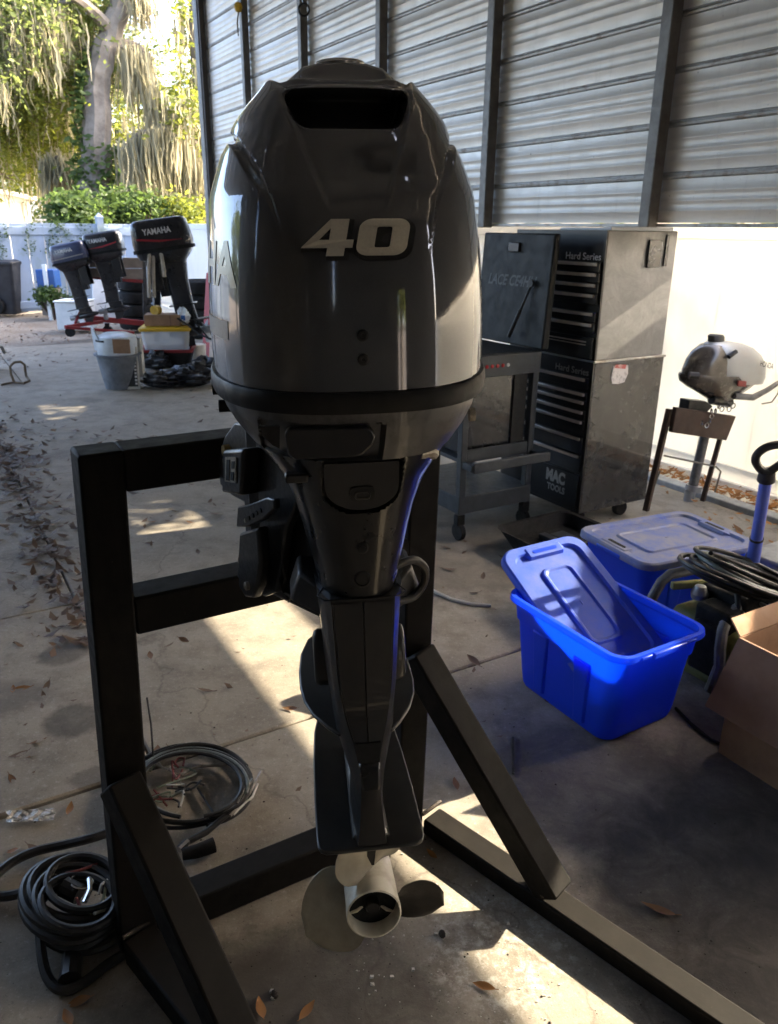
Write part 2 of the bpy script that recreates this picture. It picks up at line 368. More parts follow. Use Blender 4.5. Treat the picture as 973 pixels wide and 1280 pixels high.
        if sub:
            md = o.modifiers.new('sub', 'SUBSURF'); md.levels = sub; md.render_levels = sub
        if label: o['label'] = label
        if kind: o['kind'] = kind
        return o
def copy_tree(o, parent=None):
    c = o.copy(); COL.objects.link(c)
    if parent: c.parent = parent
    for ch in [x for x in S.objects if x.parent == o]: copy_tree(ch, c)
    return c
def from_curve(cu):
    o = bpy.data.objects.new('tmp', cu); COL.objects.link(o)
    dg = bpy.context.evaluated_depsgraph_get(); dg.update()
    me = bpy.data.meshes.new_from_object(o.evaluated_get(dg))
    bm = bmesh.new(); bm.from_mesh(me); bmesh.ops.triangulate(bm, faces=bm.faces)
    V = np.array([v.co[:] for v in bm.verts]); F = [tuple(v.index for v in f.verts) for f in bm.faces]
    bm.free(); bpy.data.objects.remove(o); bpy.data.meshes.remove(me); return V, F
def text_geo(txt, w, hgt, bold=.02, shear=0., ext=.0, space=1.0):
    cu = bpy.data.curves.new('tmp', 'FONT'); cu.body = txt; cu.offset = bold; cu.shear = shear; cu.space_character = space; cu.fill_mode = 'FRONT'
    cu.resolution_u = 4
    V, F = from_curve(cu)
    lo = V.min(0); hi = V.max(0); V = V - (lo + hi) / 2
    V[:, 0] *= w / (hi[0] - lo[0]); V[:, 1] *= hgt / (hi[1] - lo[1]); return V, F
def put_text(txt, w, hgt, origin, xdir, ydir, name, mat, parent, lift=.0015, bold=.02, shear=0., bend=None, world=False):
    V, F = text_geo(txt, w, hgt, bold, shear)
    o = Vector(origin); x = Vector(xdir).normalized(); y = Vector(ydir).normalized(); z = x.cross(y)
    P = [o + x * a + y * b + z * lift for a, b, _ in V]
    if bend: P = [bend(p) for p in P]
    return MB().add(P, F).build(name, mat, parent, world=world, smooth=0)
def smooth_path(P, k=5):
    if not 3 <= len(P) <= 12: return P
    Q = []
    for i in range(len(P) - 1):
        a, b_, c, d = P[max(i - 1, 0)], P[i], P[i + 1], P[min(i + 2, len(P) - 1)]
        for j in range(k): q = j / k; Q.append(.5 * ((2 * b_) + (c - a) * q + (2 * a - 5 * b_ + 4 * c - d) * q ** 2 + (3 * b_ - a - 3 * c + d) * q ** 3))
    return Q + [P[-1]]
def sstep(a, b, x):
    t = np.clip((x - a) / (b - a), 0, 1); return t * t * (3 - 2 * t)
def arr_mesh(name, V, F, mat, parent=None, kind=None):   # numpy quads
    me = bpy.data.meshes.new(name); V = np.asarray(V, np.float32); F = np.asarray(F, np.int32)
    me.vertices.add(len(V)); me.vertices.foreach_set('co', V.ravel())
    k = F.shape[1]; me.loops.add(F.size); me.loops.foreach_set('vertex_index', F.ravel())
    me.polygons.add(len(F)); me.polygons.foreach_set('loop_start', np.arange(0, F.size, k)); me.polygons.foreach_set('loop_total', np.full(len(F), k))
    me.update(calc_edges=True); me.validate()
    for m in (mat if isinstance(mat, (list, tuple)) else [mat]): me.materials.append(MATS[m])
    o = bpy.data.objects.new(name, me); COL.objects.link(o)
    if parent: o.parent = parent
    if kind: o['kind'] = kind
    return o
def pix(px, py):
    d = _fw * FPX + RT * (px - 486.5) - UP * (py - 640); return d / np.linalg.norm(d)
def on_z(px, py, z=0.0):       # photograph pixel -> the point it shows on a level z
    d = pix(px, py); t_ = (z - CAM_H) / d[2]; return Vector((d[0] * t_, d[1] * t_, z))
def on_plane(px, py, p0, nrm):
    d = pix(px, py); p0 = Vector(p0); nrm = Vector(nrm); o = Vector((0, 0, CAM_H)); d = Vector(d)
    return o + d * ((p0 - o).dot(nrm) / d.dot(nrm))
# ------------------------------------------------------------------ ground and concrete slabs
def struct(name, kind='structure'):
    o = bpy.data.objects.new(name, None); COL.objects.link(o); o['kind'] = kind; ROOTM[o.name] = Matrix(); return o
b = MB(); g = 60.0; b.add([(-g, -g, -.06), (g, -g, -.06), (g, g * 1.6, -.06), (-g, g * 1.6, -.06)], [(0, 1, 2, 3)])
b.build('ground', 'earth', smooth=0, kind='structure')
floor = struct('concrete_floor')
def slab(n0, n1, u0, u1, dz=0.0):
    q = .005; P = [W(n0 + q, u0 + q), W(n1 - q, u0 + q), W(n1 - q, u1 - q), W(n0 + q, u1 - q)]
    m = MB(); m.hexa([Vector((p.x, p.y, -.05)) for p in P] + [Vector((p.x, p.y, dz)) for p in P])
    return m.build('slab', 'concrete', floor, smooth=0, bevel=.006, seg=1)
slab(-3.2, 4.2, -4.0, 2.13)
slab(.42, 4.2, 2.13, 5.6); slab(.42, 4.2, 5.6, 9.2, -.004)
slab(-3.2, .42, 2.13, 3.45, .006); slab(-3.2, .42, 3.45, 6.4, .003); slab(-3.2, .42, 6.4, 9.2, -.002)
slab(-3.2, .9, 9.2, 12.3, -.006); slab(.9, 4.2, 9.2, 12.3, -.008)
b = MB(); P = [W(-3.1, -3.9), W(4.15, -3.9), W(4.15, 12.2), W(-3.1, 12.2)]
b.hexa([Vector((p.x, p.y, -.058)) for p in P] + [Vector((p.x, p.y, -.03)) for p in P]); b.build('joint_soil', 'dark_soil', floor, smooth=0)
kerb = struct('kerb')
for k in range(9):
    u0 = -4 + k * 1.9; m = MB(); P = [W(4.215, u0), W(4.315, u0), W(4.315, u0 + 1.88), W(4.215, u0 + 1.88)]
    m.hexa([Vector((p.x, p.y, -.05)) for p in P] + [Vector((p.x, p.y, .03)) for p in P]); m.build('kerb_stone', 'kerb_concrete', kerb, bevel=.008)

# ------------------------------------------------------------------ metal wall (hung siding with posts), shed roof and rear wall
WN = 4.10; WB = 1.66; WT = 4.86; WU0, WU1 = -3.4, 11.95
wall = thing('metal_wall', 'ribbed galvanised metal wall hung from steel posts above the open gap', 'wall', W(WN, 4), YROT)
def wprof(z0, z1):            # one pan of siding seen in section: (n offset, z)
    P = [(0, z0), (-.004, z0 + .004)]; hh = z1 - z0
    P = [(0, z0)]
    for k in range(1, 4):
        zc = z0 + hh * (.07 + .235 * k + .02 * math.sin(k * 7 + z0 * 31)) - .01
        P += [(0, zc - .010), (-.004, zc - .003), (-.004, zc + .003), (0, zc + .010)]
    P += [(0, z1)]
    return P
rows = []; z = WB
while z < WT - .05: rows.append((z, min(z + .287, WT))); z += .287
for z0, z1 in rows:
    RS = []
    for uu in np.linspace(WU0, WU1, 24):
        RS.append([Vector((a + .002 * math.sin(uu * 1.1 + zz * 5) , uu - 4, zz)) for a, zz in wprof(z0 + .017, z1 - .017)])
    MB().rings(RS, False, False, closed=False).build('siding_panel', 'siding_metal', wall, smooth=30)
    if z0 > WB:
        RS = [[Vector((a, uu - 4, z0 + q)) for a, q in ((.002, -.021), (-.014, -.013), (-.016, -.003), (-.007, -.001), (-.007, .003), (-.015, .005), (-.013, .014), (.002, .021))] for uu in (WU0, WU1)]
        MB().rings(RS, False, False, closed=False).build('rib', 'rib_metal', wall, smooth=0)
m = MB(); m.box((.0, (WU0 + WU1) / 2 - 4, WB + .004), (.05, WU1 - WU0, .022)); m.build('bottom_trim', 'rib_metal', wall, smooth=0, bevel=.003)
for k in range(-3, 6):
    uu = 3.62 + 1.665 * k
    if uu < WU0: continue
    m = MB(); m.box((-.065, uu - 4, (WB + WT) / 2 - .012), (.085, .085, WT - WB + .01)); m.build('post', 'post_steel', wall, bevel=.008)
m = MB(); m.box((-.05, WU1 - 4 + .05, WT / 2), (.12, .12, WT)); m.build('corner_post', 'post_steel', wall, bevel=.008)
m = MB(); m.box((-.065, WU1 - 4 - .10, WT / 2 + .8), (.07, .05, WT - 1.65)); m.build('corner_batten', 'dark_timber', wall, bevel=.004)
# small things hanging from the wall posts
p = on_plane(298, 9, W(WN - .15, 0), (*N, 0))
o = thing('float', 'small yellow float hanging on a cord from the farthest wall bay', 'float', p)
MB().lathe([(0.001, -.055), (.035, -.045), (.052, 0), (.035, .045), (.001, .055)], k=14).build('body', 'yellow_plastic', o)
MB().tube([(0, 0, .05), (.01, 0, .35), (0.05, .02, .9)], .004, 5).build('cord', 'cord_tan', o)
MB().tube([(0, 0, -.05), (-.02, 0, -.16), (-.015, 0, -.30)], .009, 5).build('tail', 'cord_tan', o)
p = on_plane(380, 12, W(WN - .16, 0), (*N, 0))
o = thing('hook', 'black ring hook hanging beside a post of the metal wall', 'hook', p)
MB().tube([(.055 * math.cos(a), 0, .055 * math.sin(a)) for a in np.linspace(0, 6.28, 15)[:-1]], .011, 6, closed=True).build('ring', 'tool_black', o)
MB().tube([(0, 0, .06), (-.02, 0, .2), (.01, .02, .6)], .012, 6).build('shank', 'tool_black', o)

roof = thing('shed_roof', 'corrugated metal roof over the concrete work bay', 'roof', W(0, 4, WT), YROT)
def roof_sheet(n0, n1, u0, u1, holes=()):
    m = MB()
    m.box(((n0 + n1) / 2, (u0 + u1) / 2 - 4, .03), (n1 - n0, u1 - u0, .02)); m.build('roof_sheet', 'roof_metal', roof, smooth=0)
us = [-3.5, -1.9, -.35, 1.2, 2.75, 4.3, 5.9, 7.5, 9.0, 10.5, 12.0]
HOLES = [(.94, 3.95), (-2.13, 2.9), (1.78, -.15), (-2.9, 5.2), (-3.4, 3.9), (2.7, 2.2)]     # openings added so specks of sky glint in the cowl
for k in range(len(us) - 1):
    a = -5.2
    for hn, hu in sorted(HOLES):
        if not us[k] < hu < us[k + 1]: continue
        roof_sheet(a, hn - .06, us[k], us[k + 1] - .0005); roof_sheet(hn - .0595, hn + .0595, us[k], hu - .06); roof_sheet(hn - .0595, hn + .0595, hu + .06, us[k + 1] - .0005); a = hn + .06
    roof_sheet(a, 4.25, us[k], us[k + 1] - .0005)
for uu in us:
    m = MB(); m.box((-.5, uu - 4, -.04), (9.5, .09, .10)); m.build('rafter', 'post_steel', roof, smooth=0)
rear = thing('rear_wall', 'plain dark workshop wall with a doorway behind the work bay', 'wall', W(0, -3.6), YROT)
for n0, n1, z0, z1 in ((-4.75, -2.06, 0, WT), (-1.96, .5, 0, WT), (-2.06, -1.96, 0, 1.95), (-2.06, -1.96, 4.55, WT), (-5.2, -4.85, 0, WT), (-4.85, -4.75, 0, 1.6), (-4.85, -4.75, 2.7, WT)):  # narrow slots cut between panels so bright streaks reflect in the cowl
    m = MB(); m.box(((n0 + n1) / 2, 0, (z0 + z1) / 2), (n1 - n0, .1, z1 - z0)); m.build('wall_panel', 'dark_wall', rear, smooth=0)
m = MB(); m.box((2.55, 0, WT / 2), (3.1, .1, WT)); m.build('wall_panel', 'dark_wall', rear, smooth=0)
m = MB(); m.box((.75, 0, 3.5), (.5, .1, 2.7)); m.build('lintel_panel', 'dark_wall', rear, smooth=0)
side = thing('added_side_wall', 'unseen dark wall added to cut off light at the near left of the work bay', 'wall', W(-5.1, 0), YROT)
for y0, y1, z0, z1 in ((-3.5, 3.02, 0, WT), (3.12, 5.15, 0, WT), (5.25, 6.3, 0, WT), (3.02, 3.12, 0, 2.7), (3.02, 3.12, 4.6, WT), (5.15, 5.25, 0, 3.1), (5.15, 5.25, 4.5, WT)):  # wall added to darken the left; its slots put streaks in the cowl
    m = MB(); m.box((0, (y0 + y1) / 2, (z0 + z1) / 2), (.1, y1 - y0, z1 - z0)); m.build('wall_panel', 'dark_wall', side, smooth=0)  # panels of the added unseen wall
for uu in (-3.3, 4.2):
    m = MB(); m.box((-5.05, uu - 4, -WT / 2), (.12, .12, WT)); m.build('post', 'post_steel', roof, smooth=0)

# ------------------------------------------------------------------ right white fence (vinyl boards)
FN = 4.55; FH = 1.615
fr = thing('vinyl_fence', 'bright white vinyl board fence beyond the strip of dry leaves', 'fence', W(FN, 4), YROT)
uu = -4.2; k = 0
while uu < 17.0:
    wd = .40
    m = MB(); m.box((0, uu + wd / 2 - 4, (FH + .11) / 2), (.022 + .006 * (k % 2), wd + .004 * (k % 2), FH - .13)); m.build('board', 'vinyl', fr, smooth=0, bevel=.003, seg=1)
    uu += wd; k += 1
for zz, hh, th in ((.095, .13, .055), (FH + .015, .09, .055)):
    m = MB(); m.box((0, 6.4 - 4, zz), (th, 21.2, hh)); m.build('rail', 'vinyl', fr, smooth=0, bevel=.006)
m = MB(); m.box((-.04, 6.4 - 4, -.0), (.04, 21.2, .12)); m.build('kickboard', 'vinyl', fr, smooth=0, bevel=.006)
# left weathered fence, across the back of the yard
FU = 17.0
fb = thing('backyard_fence', 'weathered bluish white fence with vine stains across the back of the yard', 'fence', W(0, FU), YROT)
nn = -9.0
while nn < 9.0:
    m = MB(); m.box((nn + .15, 0, .85), (.294, .022, 1.62)); m.build('board', 'old_vinyl', fb, smooth=0, bevel=.004, seg=1); nn += .30
for zz, hh in ((.16, .14), (1.52, .15)):
    m = MB(); m.box((0, -.005, zz), (18, .06, hh)); m.build('rail', 'old_vinyl', fb, smooth=0, bevel=.008)
for k in range(8):
    n0 = -8.65 + k * 2.42; m = MB(); m.box((n0, -.02, .87), (.13, .13, 1.78)); m.lathe([(.10, 1.76), (.10, 1.79), (.0001, 1.87)], (n0, -.02, 0), k=4); m.build('fence_post', 'old_vinyl', fb, smooth=0, bevel=.006)

# ------------------------------------------------------------------ neighbour's shed beyond the fence
hs = thing('garden_shed', 'cream clapboard shed with a pale low roof behind the back fence', 'shed', W(1.45, 25.2), YROT + R(33))
for k in range(10):
    m = MB(); m.box((0, 0, .12 + k * .23), (4.6, .05 + .012 * (k % 2), .222), Matrix.Rotation(R(-3), 4, 'X')); m.build('siding_board', 'shed_siding', hs, smooth=0)
m = MB(); m.box((0, 1.6, 1.15), (4.5, 3.0, 2.3)); m.build('wall', 'shed_siding', hs, smooth=0)
m = MB(); m.add([(-2.6, -.35, 2.95), (2.55, -.35, 2.28), (2.55, 3.3, 2.28), (-2.6, 3.3, 2.95), (-2.6, -.35, 3.05), (2.55, -.35, 2.38), (2.55, 3.3, 2.38), (-2.6, 3.3, 3.05)], [(3, 2, 1, 0), (4, 5, 6, 7), (0, 1, 5, 4), (1, 2, 6, 5), (2, 3, 7, 6), (3, 0, 4, 7)]); m.build('roof', 'card_white', hs, smooth=0)
m = MB(); m.add([(-2.3, -.06, 2.25), (2.3, -.06, 2.25), (2.3, -.06, 2.33), (-2.3, -.06, 2.92), (-2.3, 0, 2.25), (2.3, 0, 2.25), (2.3, 0, 2.33), (-2.3, 0, 2.92)], [(0, 1, 2, 3), (7, 6, 5, 4), (0, 4, 5, 1), (1, 5, 6, 2), (2, 6, 7, 3), (3, 7, 4, 0)]); m.build('gable', 'shed_siding', hs, smooth=0)
m = MB(); m.box((2.28, -.05, 1.15), (.10, .07, 2.3)); m.build('corner_trim', 'card_white', hs, smooth=0, bevel=.01)

# ------------------------------------------------------------------ trees
def leaves(name, C, size, mat, parent, flat=.5):
    C = np.asarray(C); C = np.concatenate([C, C + RNG.normal(size=C.shape) * size * .8]); size = size * .72
    n = len(C); a = RNG.normal(size=(n, 3)); a[:, 2] *= flat; a /= np.linalg.norm(a, axis=1)[:, None]
    r = RNG.normal(size=(n, 3)); b_ = np.cross(a, r); b_ /= np.linalg.norm(b_, axis=1)[:, None]
    s = size * RNG.uniform(.55, 1.35, n)[:, None]
    V = np.stack([C - a * s, C + b_ * s * .42, C + a * s, C - b_ * s * .42], 1).reshape(-1, 3)
    return arr_mesh(name, V, np.arange(4 * n).reshape(n, 4), mat, parent)
def moss_mesh(name, P, L, wd, parent, mat='moss'):
    P = np.asarray(P); L = np.asarray(L); wd = np.broadcast_to(np.asarray(wd), (len(P),)); P = np.concatenate([P, P + RNG.normal(size=P.shape) * .10]); L = np.concatenate([L, L * .75]); wd = np.concatenate([wd, wd]) * .6; n = len(P); ang = RNG.uniform(0, math.pi, n); dx = np.stack([np.cos(ang), np.sin(ang), 0 * ang], 1)
    seg = 4; V = []
    sway = RNG.normal(size=(n, 2)) * .10
    for k in range(seg + 1):
        f = k / seg; c = P.copy(); c[:, 2] -= L * f; c[:, 0] += sway[:, 0] * f * f + RNG.normal(size=n) * .02; c[:, 1] += sway[:, 1] * f * f
        w_ = wd * (.55 + .9 * f) * (1 - f ** 2.2) + .004
        w_ = np.broadcast_to(np.asarray(w_), (n,))[:, None]; V += [c - dx * w_, c + dx * w_]
    V = np.stack(V, 1).reshape(-1, 3); base = np.arange(n)[:, None] * (2 * (seg + 1))
    F = np.concatenate([np.concatenate([base + 2 * k, base + 2 * k + 1, base + 2 * k + 3, base + 2 * k + 2], 1) for k in range(seg)])
    return arr_mesh(name, V, F, mat, parent, 'stuff')
def limb(m, P, r0, r1, k=9):
    P = [Vector(p) for p in P]; Q = []
    for i in range(len(P) - 1):
        a = P[max(i - 1, 0)]; b_ = P[i]; c = P[i + 1]; d = P[min(i + 2, len(P) - 1)]
        for j in range(5):
            s_ = j / 5; Q.append(.5 * ((2 * b_) + (c - a) * s_ + (2 * a - 5 * b_ + 4 * c - d) * s_ ** 2 + (3 * b_ - a - 3 * c + d) * s_ ** 3))
    Q.append(P[-1]); n = len(Q)
    for i in range(1, n - 1): Q[i] = Q[i] + Vector(RNG.normal(size=3)) * r0 * .05
    m.tube(Q, [r0 + (r1 - r0) * i / (n - 1) for i in range(n)], k); return Q
def clumps(ctr, rad, n, per, spread, hollow=.45):
    C = []; ctr = np.array(ctr); rad = np.array(rad)
    for _ in range(n):
        d = RNG.normal(size=3); d /= np.linalg.norm(d); q = ctr + d * rad * RNG.uniform(hollow, 1.0)
        C.append(q + RNG.normal(size=(per, 3)) * spread * np.array([1, 1, .6]))
    return C
def tree(label, base, trunk, r0, crowns, leafm, lsize, moss=0, limbs=(), group=None, bark='bark', mossL=(.5, 1.6), name='oak_tree', mossw=.05):
    t_ = thing(name, label, 'tree', base, 0, group); B = np.array(base)
    m = MB(); limb(m, [Vector(p) - Vector(base) for p in trunk], r0, r0 * .45); m.build('trunk', bark, t_)
    for L in limbs:
        m = MB(); limb(m, [Vector(p) - Vector(base) for p in L[0]], L[1], L[1] * .3, 7); m.build('limb', bark, t_)
    mp = []
    CL = []
    for ctr, rad, n, per, spread in crowns:
        C = clumps(ctr, rad, n, per, spread); CL += C
    m = MB()
    if CL:
        leaves('crown', np.concatenate(CL) - B, lsize, leafm, t_)
        tips = [c.mean(0) for c in CL[::3]]
        allp = [Vector(p) for p in trunk] + [Vector(p) for L in limbs for p in L[0]]
        for q in tips:
            q = Vector(q); s_ = min(allp[1:] if len(allp) > 1 else allp, key=lambda p: (p - q).length)
            mid = (s_ + q) / 2 + Vector((0, 0, .25)); m.tube([s_ - Vector(base), mid - Vector(base), q - Vector(base)], [.05, .03, .012], 5)
        m.build('branches', bark, t_, kind='stuff')
        if moss:
            src = np.concatenate([c[:max(1, len(c) // 4)] for c in CL]); idx = RNG.integers(0, len(CL), moss)
            P = np.array([CL[i].mean(0) for i in idx]) + RNG.normal(size=(moss, 3)) * np.array([.22, .22, .12]) - B
            moss_mesh('moss', P, RNG.uniform(mossL[0], mossL[1], moss), RNG.uniform(mossw * .5, mossw * 1.4, moss), t_)
    return t_
def atU(px, py, uu): return on_plane(px, py, W(0, uu), (*U, 0))
# big pale oak trunk with ivy
T = [atU(122, 330, 20), atU(118, 262, 20), atU(122, 190, 20), atU(122, 120, 20), atU(126, 78, 20), atU(143, 30, 20), atU(158, -25, 20), atU(165, -120, 20)]
T[0].z = -.06
c0 = atU(150, -95, 20.5)
oak = tree('tall pale oak trunk leaning right with ivy climbing its lower half', T[0], T, .40,
     [(atU(60, -40, 20.8), (1.9, 2.0, 1.3), 44, 110, .36), (atU(60, 40, 21.0), (1.4, 1.4, 1.1), 30, 100, .32)],
     'leaf_bright', .085, 150, [([atU(126, 80, 20), atU(150, 55, 20.2), atU(185, 70, 20.4), atU(196, 130, 20.5), atU(214, 165, 20.6)], .13), ([atU(140, 40, 20), atU(100, 0, 19.5), atU(50, -20, 19)], .16)], mossL=(.3, .8))
iv = []
for _ in range(1500):
    f = RNG.uniform(0, 1) ** 1.25 * .62; q = f * (len(T) - 1); i = int(q); p = T[i].lerp(T[i + 1], q - i); a = RNG.uniform(0, 6.28)
    rr = .40 * (1 - .5 * f) + RNG.uniform(.0, .16) + .5 * max(0, .18 - f)
    if f > .3 and math.cos(a + .3) > -.1: continue
    iv.append((p.x + rr * math.cos(a), p.y + rr * math.sin(a), p.z))
iv = np.array(iv) - np.array(T[0]); leaves('ivy', iv, .13, 'leaf_bush', oak)
T = [atU(118, 300, 21.5), atU(115, 240, 21.5), atU(104, 185, 21.5), atU(94, 140, 21.5), atU(80, 70, 21.5)]; T[0].z = -.06
tree('slender reddish trunk leaning left next to the pale oak', T[0], T, .12, [(atU(70, 60, 21.5), (1.5, 1.5, 1.6), 30, 45, .4)], 'leaf_bright', .09, 90, bark='dark_bark', name='young_tree')
T = [atU(-45, 330, 22.5), atU(-40, 240, 22.5), atU(-20, 140, 22.5), atU(-5, 20, 22.5)]; T[0].z = -.06
tree('broad oak with drooping grey moss above the cream shed', T[0], T, .28, [(atU(30, 110, 22.5), (2.6, 2.4, 2.0), 70, 100, .38), (atU(15, 165, 23), (1.6, 1.6, .6), 30, 90, .32), (atU(75, 200, 24), (1.2, 1.5, .9), 26, 80, .32)], 'leaf_green', .095, 360, mossw=.035, mossL=(.3, 1.0))
T = [atU(-70, 320, 21.0), atU(-60, 200, 21.0), atU(-40, 100, 21.0), atU(0, 20, 21)]; T[0].z = -.06
tree('oak at the left edge heavy with long hanging moss', T[0], T, .25, [(atU(15, 60, 21.0), (2.2, 2.4, 1.6), 64, 100, .36)], 'leaf_bright', .09, 420, mossw=.035, mossL=(.35, 1.1))
T = [atU(262, 330, 20.0), atU(258, 240, 20.0), atU(250, 150, 20.0), atU(245, 60, 20), atU(240, -30, 20)]; T[0].z = -.06
tree('moss draped tree close to the corner of the metal wall', T[0], T, .22, [(atU(245, 130, 20.0), (.7, 1.6, 1.3), 24, 45, .32), (atU(258, 40, 20.4), (.55, 1.6, 1.3), 16, 50, .22)], 'leaf_green', .11, 260,
     [([atU(250, 150, 20), atU(235, 165, 20), atU(216, 160, 20.2), atU(206, 150, 20.4)], .09), ([atU(254, 190, 20), atU(225, 165, 19.8), atU(190, 175, 19.6), atU(165, 195, 19.4)], .08)], mossL=(.35, 1.0))
# long pale moss curtains on the drooping limbs
def curtain(label, pts, uu, n, L, wd, m2='moss'):
    o = thing('hanging_moss', label, 'moss', atU(*pts[0], uu), 0, None); P = []
    for _ in range(n):
        q = RNG.uniform(0, len(pts) - 1.001); i = int(q); f = q - i; p = atU(pts[i][0] * (1 - f) + pts[i + 1][0] * f, pts[i][1] * (1 - f) + pts[i + 1][1] * f, uu + RNG.normal() * .15)
        P.append(np.array(p) + RNG.normal(size=3) * .05)
    P = np.array(P) - np.array(o.location)
    moss_mesh('strands', P, RNG.uniform(L * .4, L, n), RNG.uniform(wd * .5, wd * 1.3, n), o)
    m = MB(); m.tube([atU(a, b_, uu) - o.location for a, b_ in pts], .035, 6); m.build('branch', 'bark', o)
curtain('wide curtain of grey moss drooping low just above the fence', [(150, 190), (175, 165), (205, 160), (235, 180), (258, 215)], 19.4, 420, 2.0, .03)
curtain('pale moss hanging from the limb beside the patch of sky', [(150, 58), (178, 66), (192, 105), (200, 150)], 19.8, 240, 1.7, .03)
curtain('moss tufts hanging right of the cream shed', [(52, 205), (75, 195), (100, 215)], 21.0, 260, 1.1, .03)
curtain('moss falling from the high left branch', [(0, 20), (40, 35), (85, 10)], 20.0, 260, 1.1, .03)
curtain('moss veil at the top beside the pale trunk', [(162, -8), (178, -6), (188, -8)], 19.6, 90, .9, .03)
def bush(label, ctr, rad, n, per, sp, mat, lsize, name='bush', grp=None):
    base = (ctr[0], ctr[1], -.06); t_ = thing(name, label, 'bush', base, 0, grp)
    C = np.concatenate(clumps(ctr, rad, n, per, sp, .3)) - np.array(base); C[:, 2] = np.abs(C[:, 2])
    leaves('foliage', C, lsize, mat, t_)
    m = MB()
    for _ in range(7):
        d = RNG.normal(size=3) * np.array(rad) * .6; m.tube([(0, 0, 0), (d[0] * .5, d[1] * .5, ctr[2] * .6), (d[0], d[1], ctr[2] + abs(d[2]))], [.03, .02, .008], 5)
    m.build('stems', 'dark_bark', t_, kind='stuff')
bush('bright bush spilling over the back fence beside the shed', atU(100, 268, 18.0), (.5, .5, .38), 22, 60, .2, 'leaf_bush', .10)
bush('green shrub at the foot of the ivy covered oak', atU(165, 268, 18.6), (.75, .6, .42), 28, 60, .22, 'leaf_bush', .10)
bush('green shrub behind the fence near the mossy curtain', atU(225, 272, 18.6), (.7, .6, .36), 24, 60, .22, 'leaf_green', .10)
bush('small leafy plant in front of the fence by the white bucket', atU(64, 372, 16.2), (.28, .25, .22), 14, 60, .08, 'leaf_bush', .06)
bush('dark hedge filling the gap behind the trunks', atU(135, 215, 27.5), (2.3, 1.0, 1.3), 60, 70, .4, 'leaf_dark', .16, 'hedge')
# vines on the old fence
m_ = []
for k in range(9):
    n0 = RNG.uniform(2.0, 3.2) if k < 6 else RNG.uniform(1.0, 2.0); z0 = 1.7
    for j in range(40):
        n0 += RNG.normal() * .02; z0 -= RNG.uniform(0, .035); p = W(n0 + RNG.normal() * .05, FU - .05, max(.05, z0)); m_.append(p[:])
vt = thing('climbing_vine', 'thin green vine trailing down the weathered back fence', 'vine', W(2.6, FU - .05))
leaves('foliage', np.array(m_) - np.array(vt.location), .045, 'leaf_bush', vt)
# wood beyond: one mass of trees behind everything, and unseen trees added right of the fence to block the sun
C = []
for _ in range(170):
    px_, py_ = RNG.uniform(-140, 290), RNG.uniform(40, 270); uu = RNG.uniform(27, 34)
    if 180 < px_ < 240 and py_ < 115: continue
    C.append(np.array(atU(px_, py_, uu)) + RNG.normal(size=(150, 3)) * np.array([.7, .7, .5]))
o = leaves('far_wood', np.concatenate(C), .13, 'leaf_bright', None); o['kind'] = 'stuff'
P = [np.array(atU(RNG.uniform(-100, 290), RNG.uniform(20, 230), RNG.uniform(23, 27))) for _ in range(320)]
o = moss_mesh('far_moss', np.array(P), RNG.uniform(.4, 1.1, 320), RNG.uniform(.02, .05, 320), None); o['kind'] = 'stuff'
for (nn, uu, hh, lab) in ((8.5, 14.5, 4.2, 'unseen oak added past the end of the metal wall to shade the yard'), (8.5, 11.2, 4.4, 'unseen oak added behind the metal wall to block the sun'), (8.3, 8.3, 4.2, 'unseen oak added near the middle of the metal wall to block the sun'), (7.4, 4.9, 3.9, 'unseen loose crowned oak added behind the tool cart to dapple the sun')):
    bs = W(nn, uu, -.06); T = [bs, W(nn + .1, uu, 2), W(nn - .1, uu + .2, 3.6), W(nn, uu, hh)]
    c_ = W(nn, uu, hh)
    tree(lab, bs, T, .2, [(c_, (1.5, 1.5, 1.5), 60, 55, .40), (W(nn - .4, uu, 2.9), (1.3, 1.5, 1.0), 50, 55, .36)], 'leaf_green', .17, 0)
bs = W(.9, -8.5, -.06); tree('leafy oak standing behind the rear workshop wall', bs, [bs, W(.95, -8.5, 2), W(.8, -8.6, 4)], .2, [(W(.9, -8.5, 3.2), (1.8, 1.5, 2.0), 40, 50, .35)], 'leaf_green', .16, 0)
for uu_ in (7.5, 12.5):  # trees added out of view to darken the reflection on the cowl's left
    bs = W(-10, uu_, -.06); tree('unseen oak added left of the yard to dim reflections, %s the bay' % ('beside' if uu_ < 9 else 'farther from'), bs, [bs, W(-10, uu_, 2), W(-10.1, uu_, 4)], .25, [(W(-10, uu_, 3.6), (2.2, 2.4, 2.4), 60, 55, .45)], 'leaf_green', .2, 0)
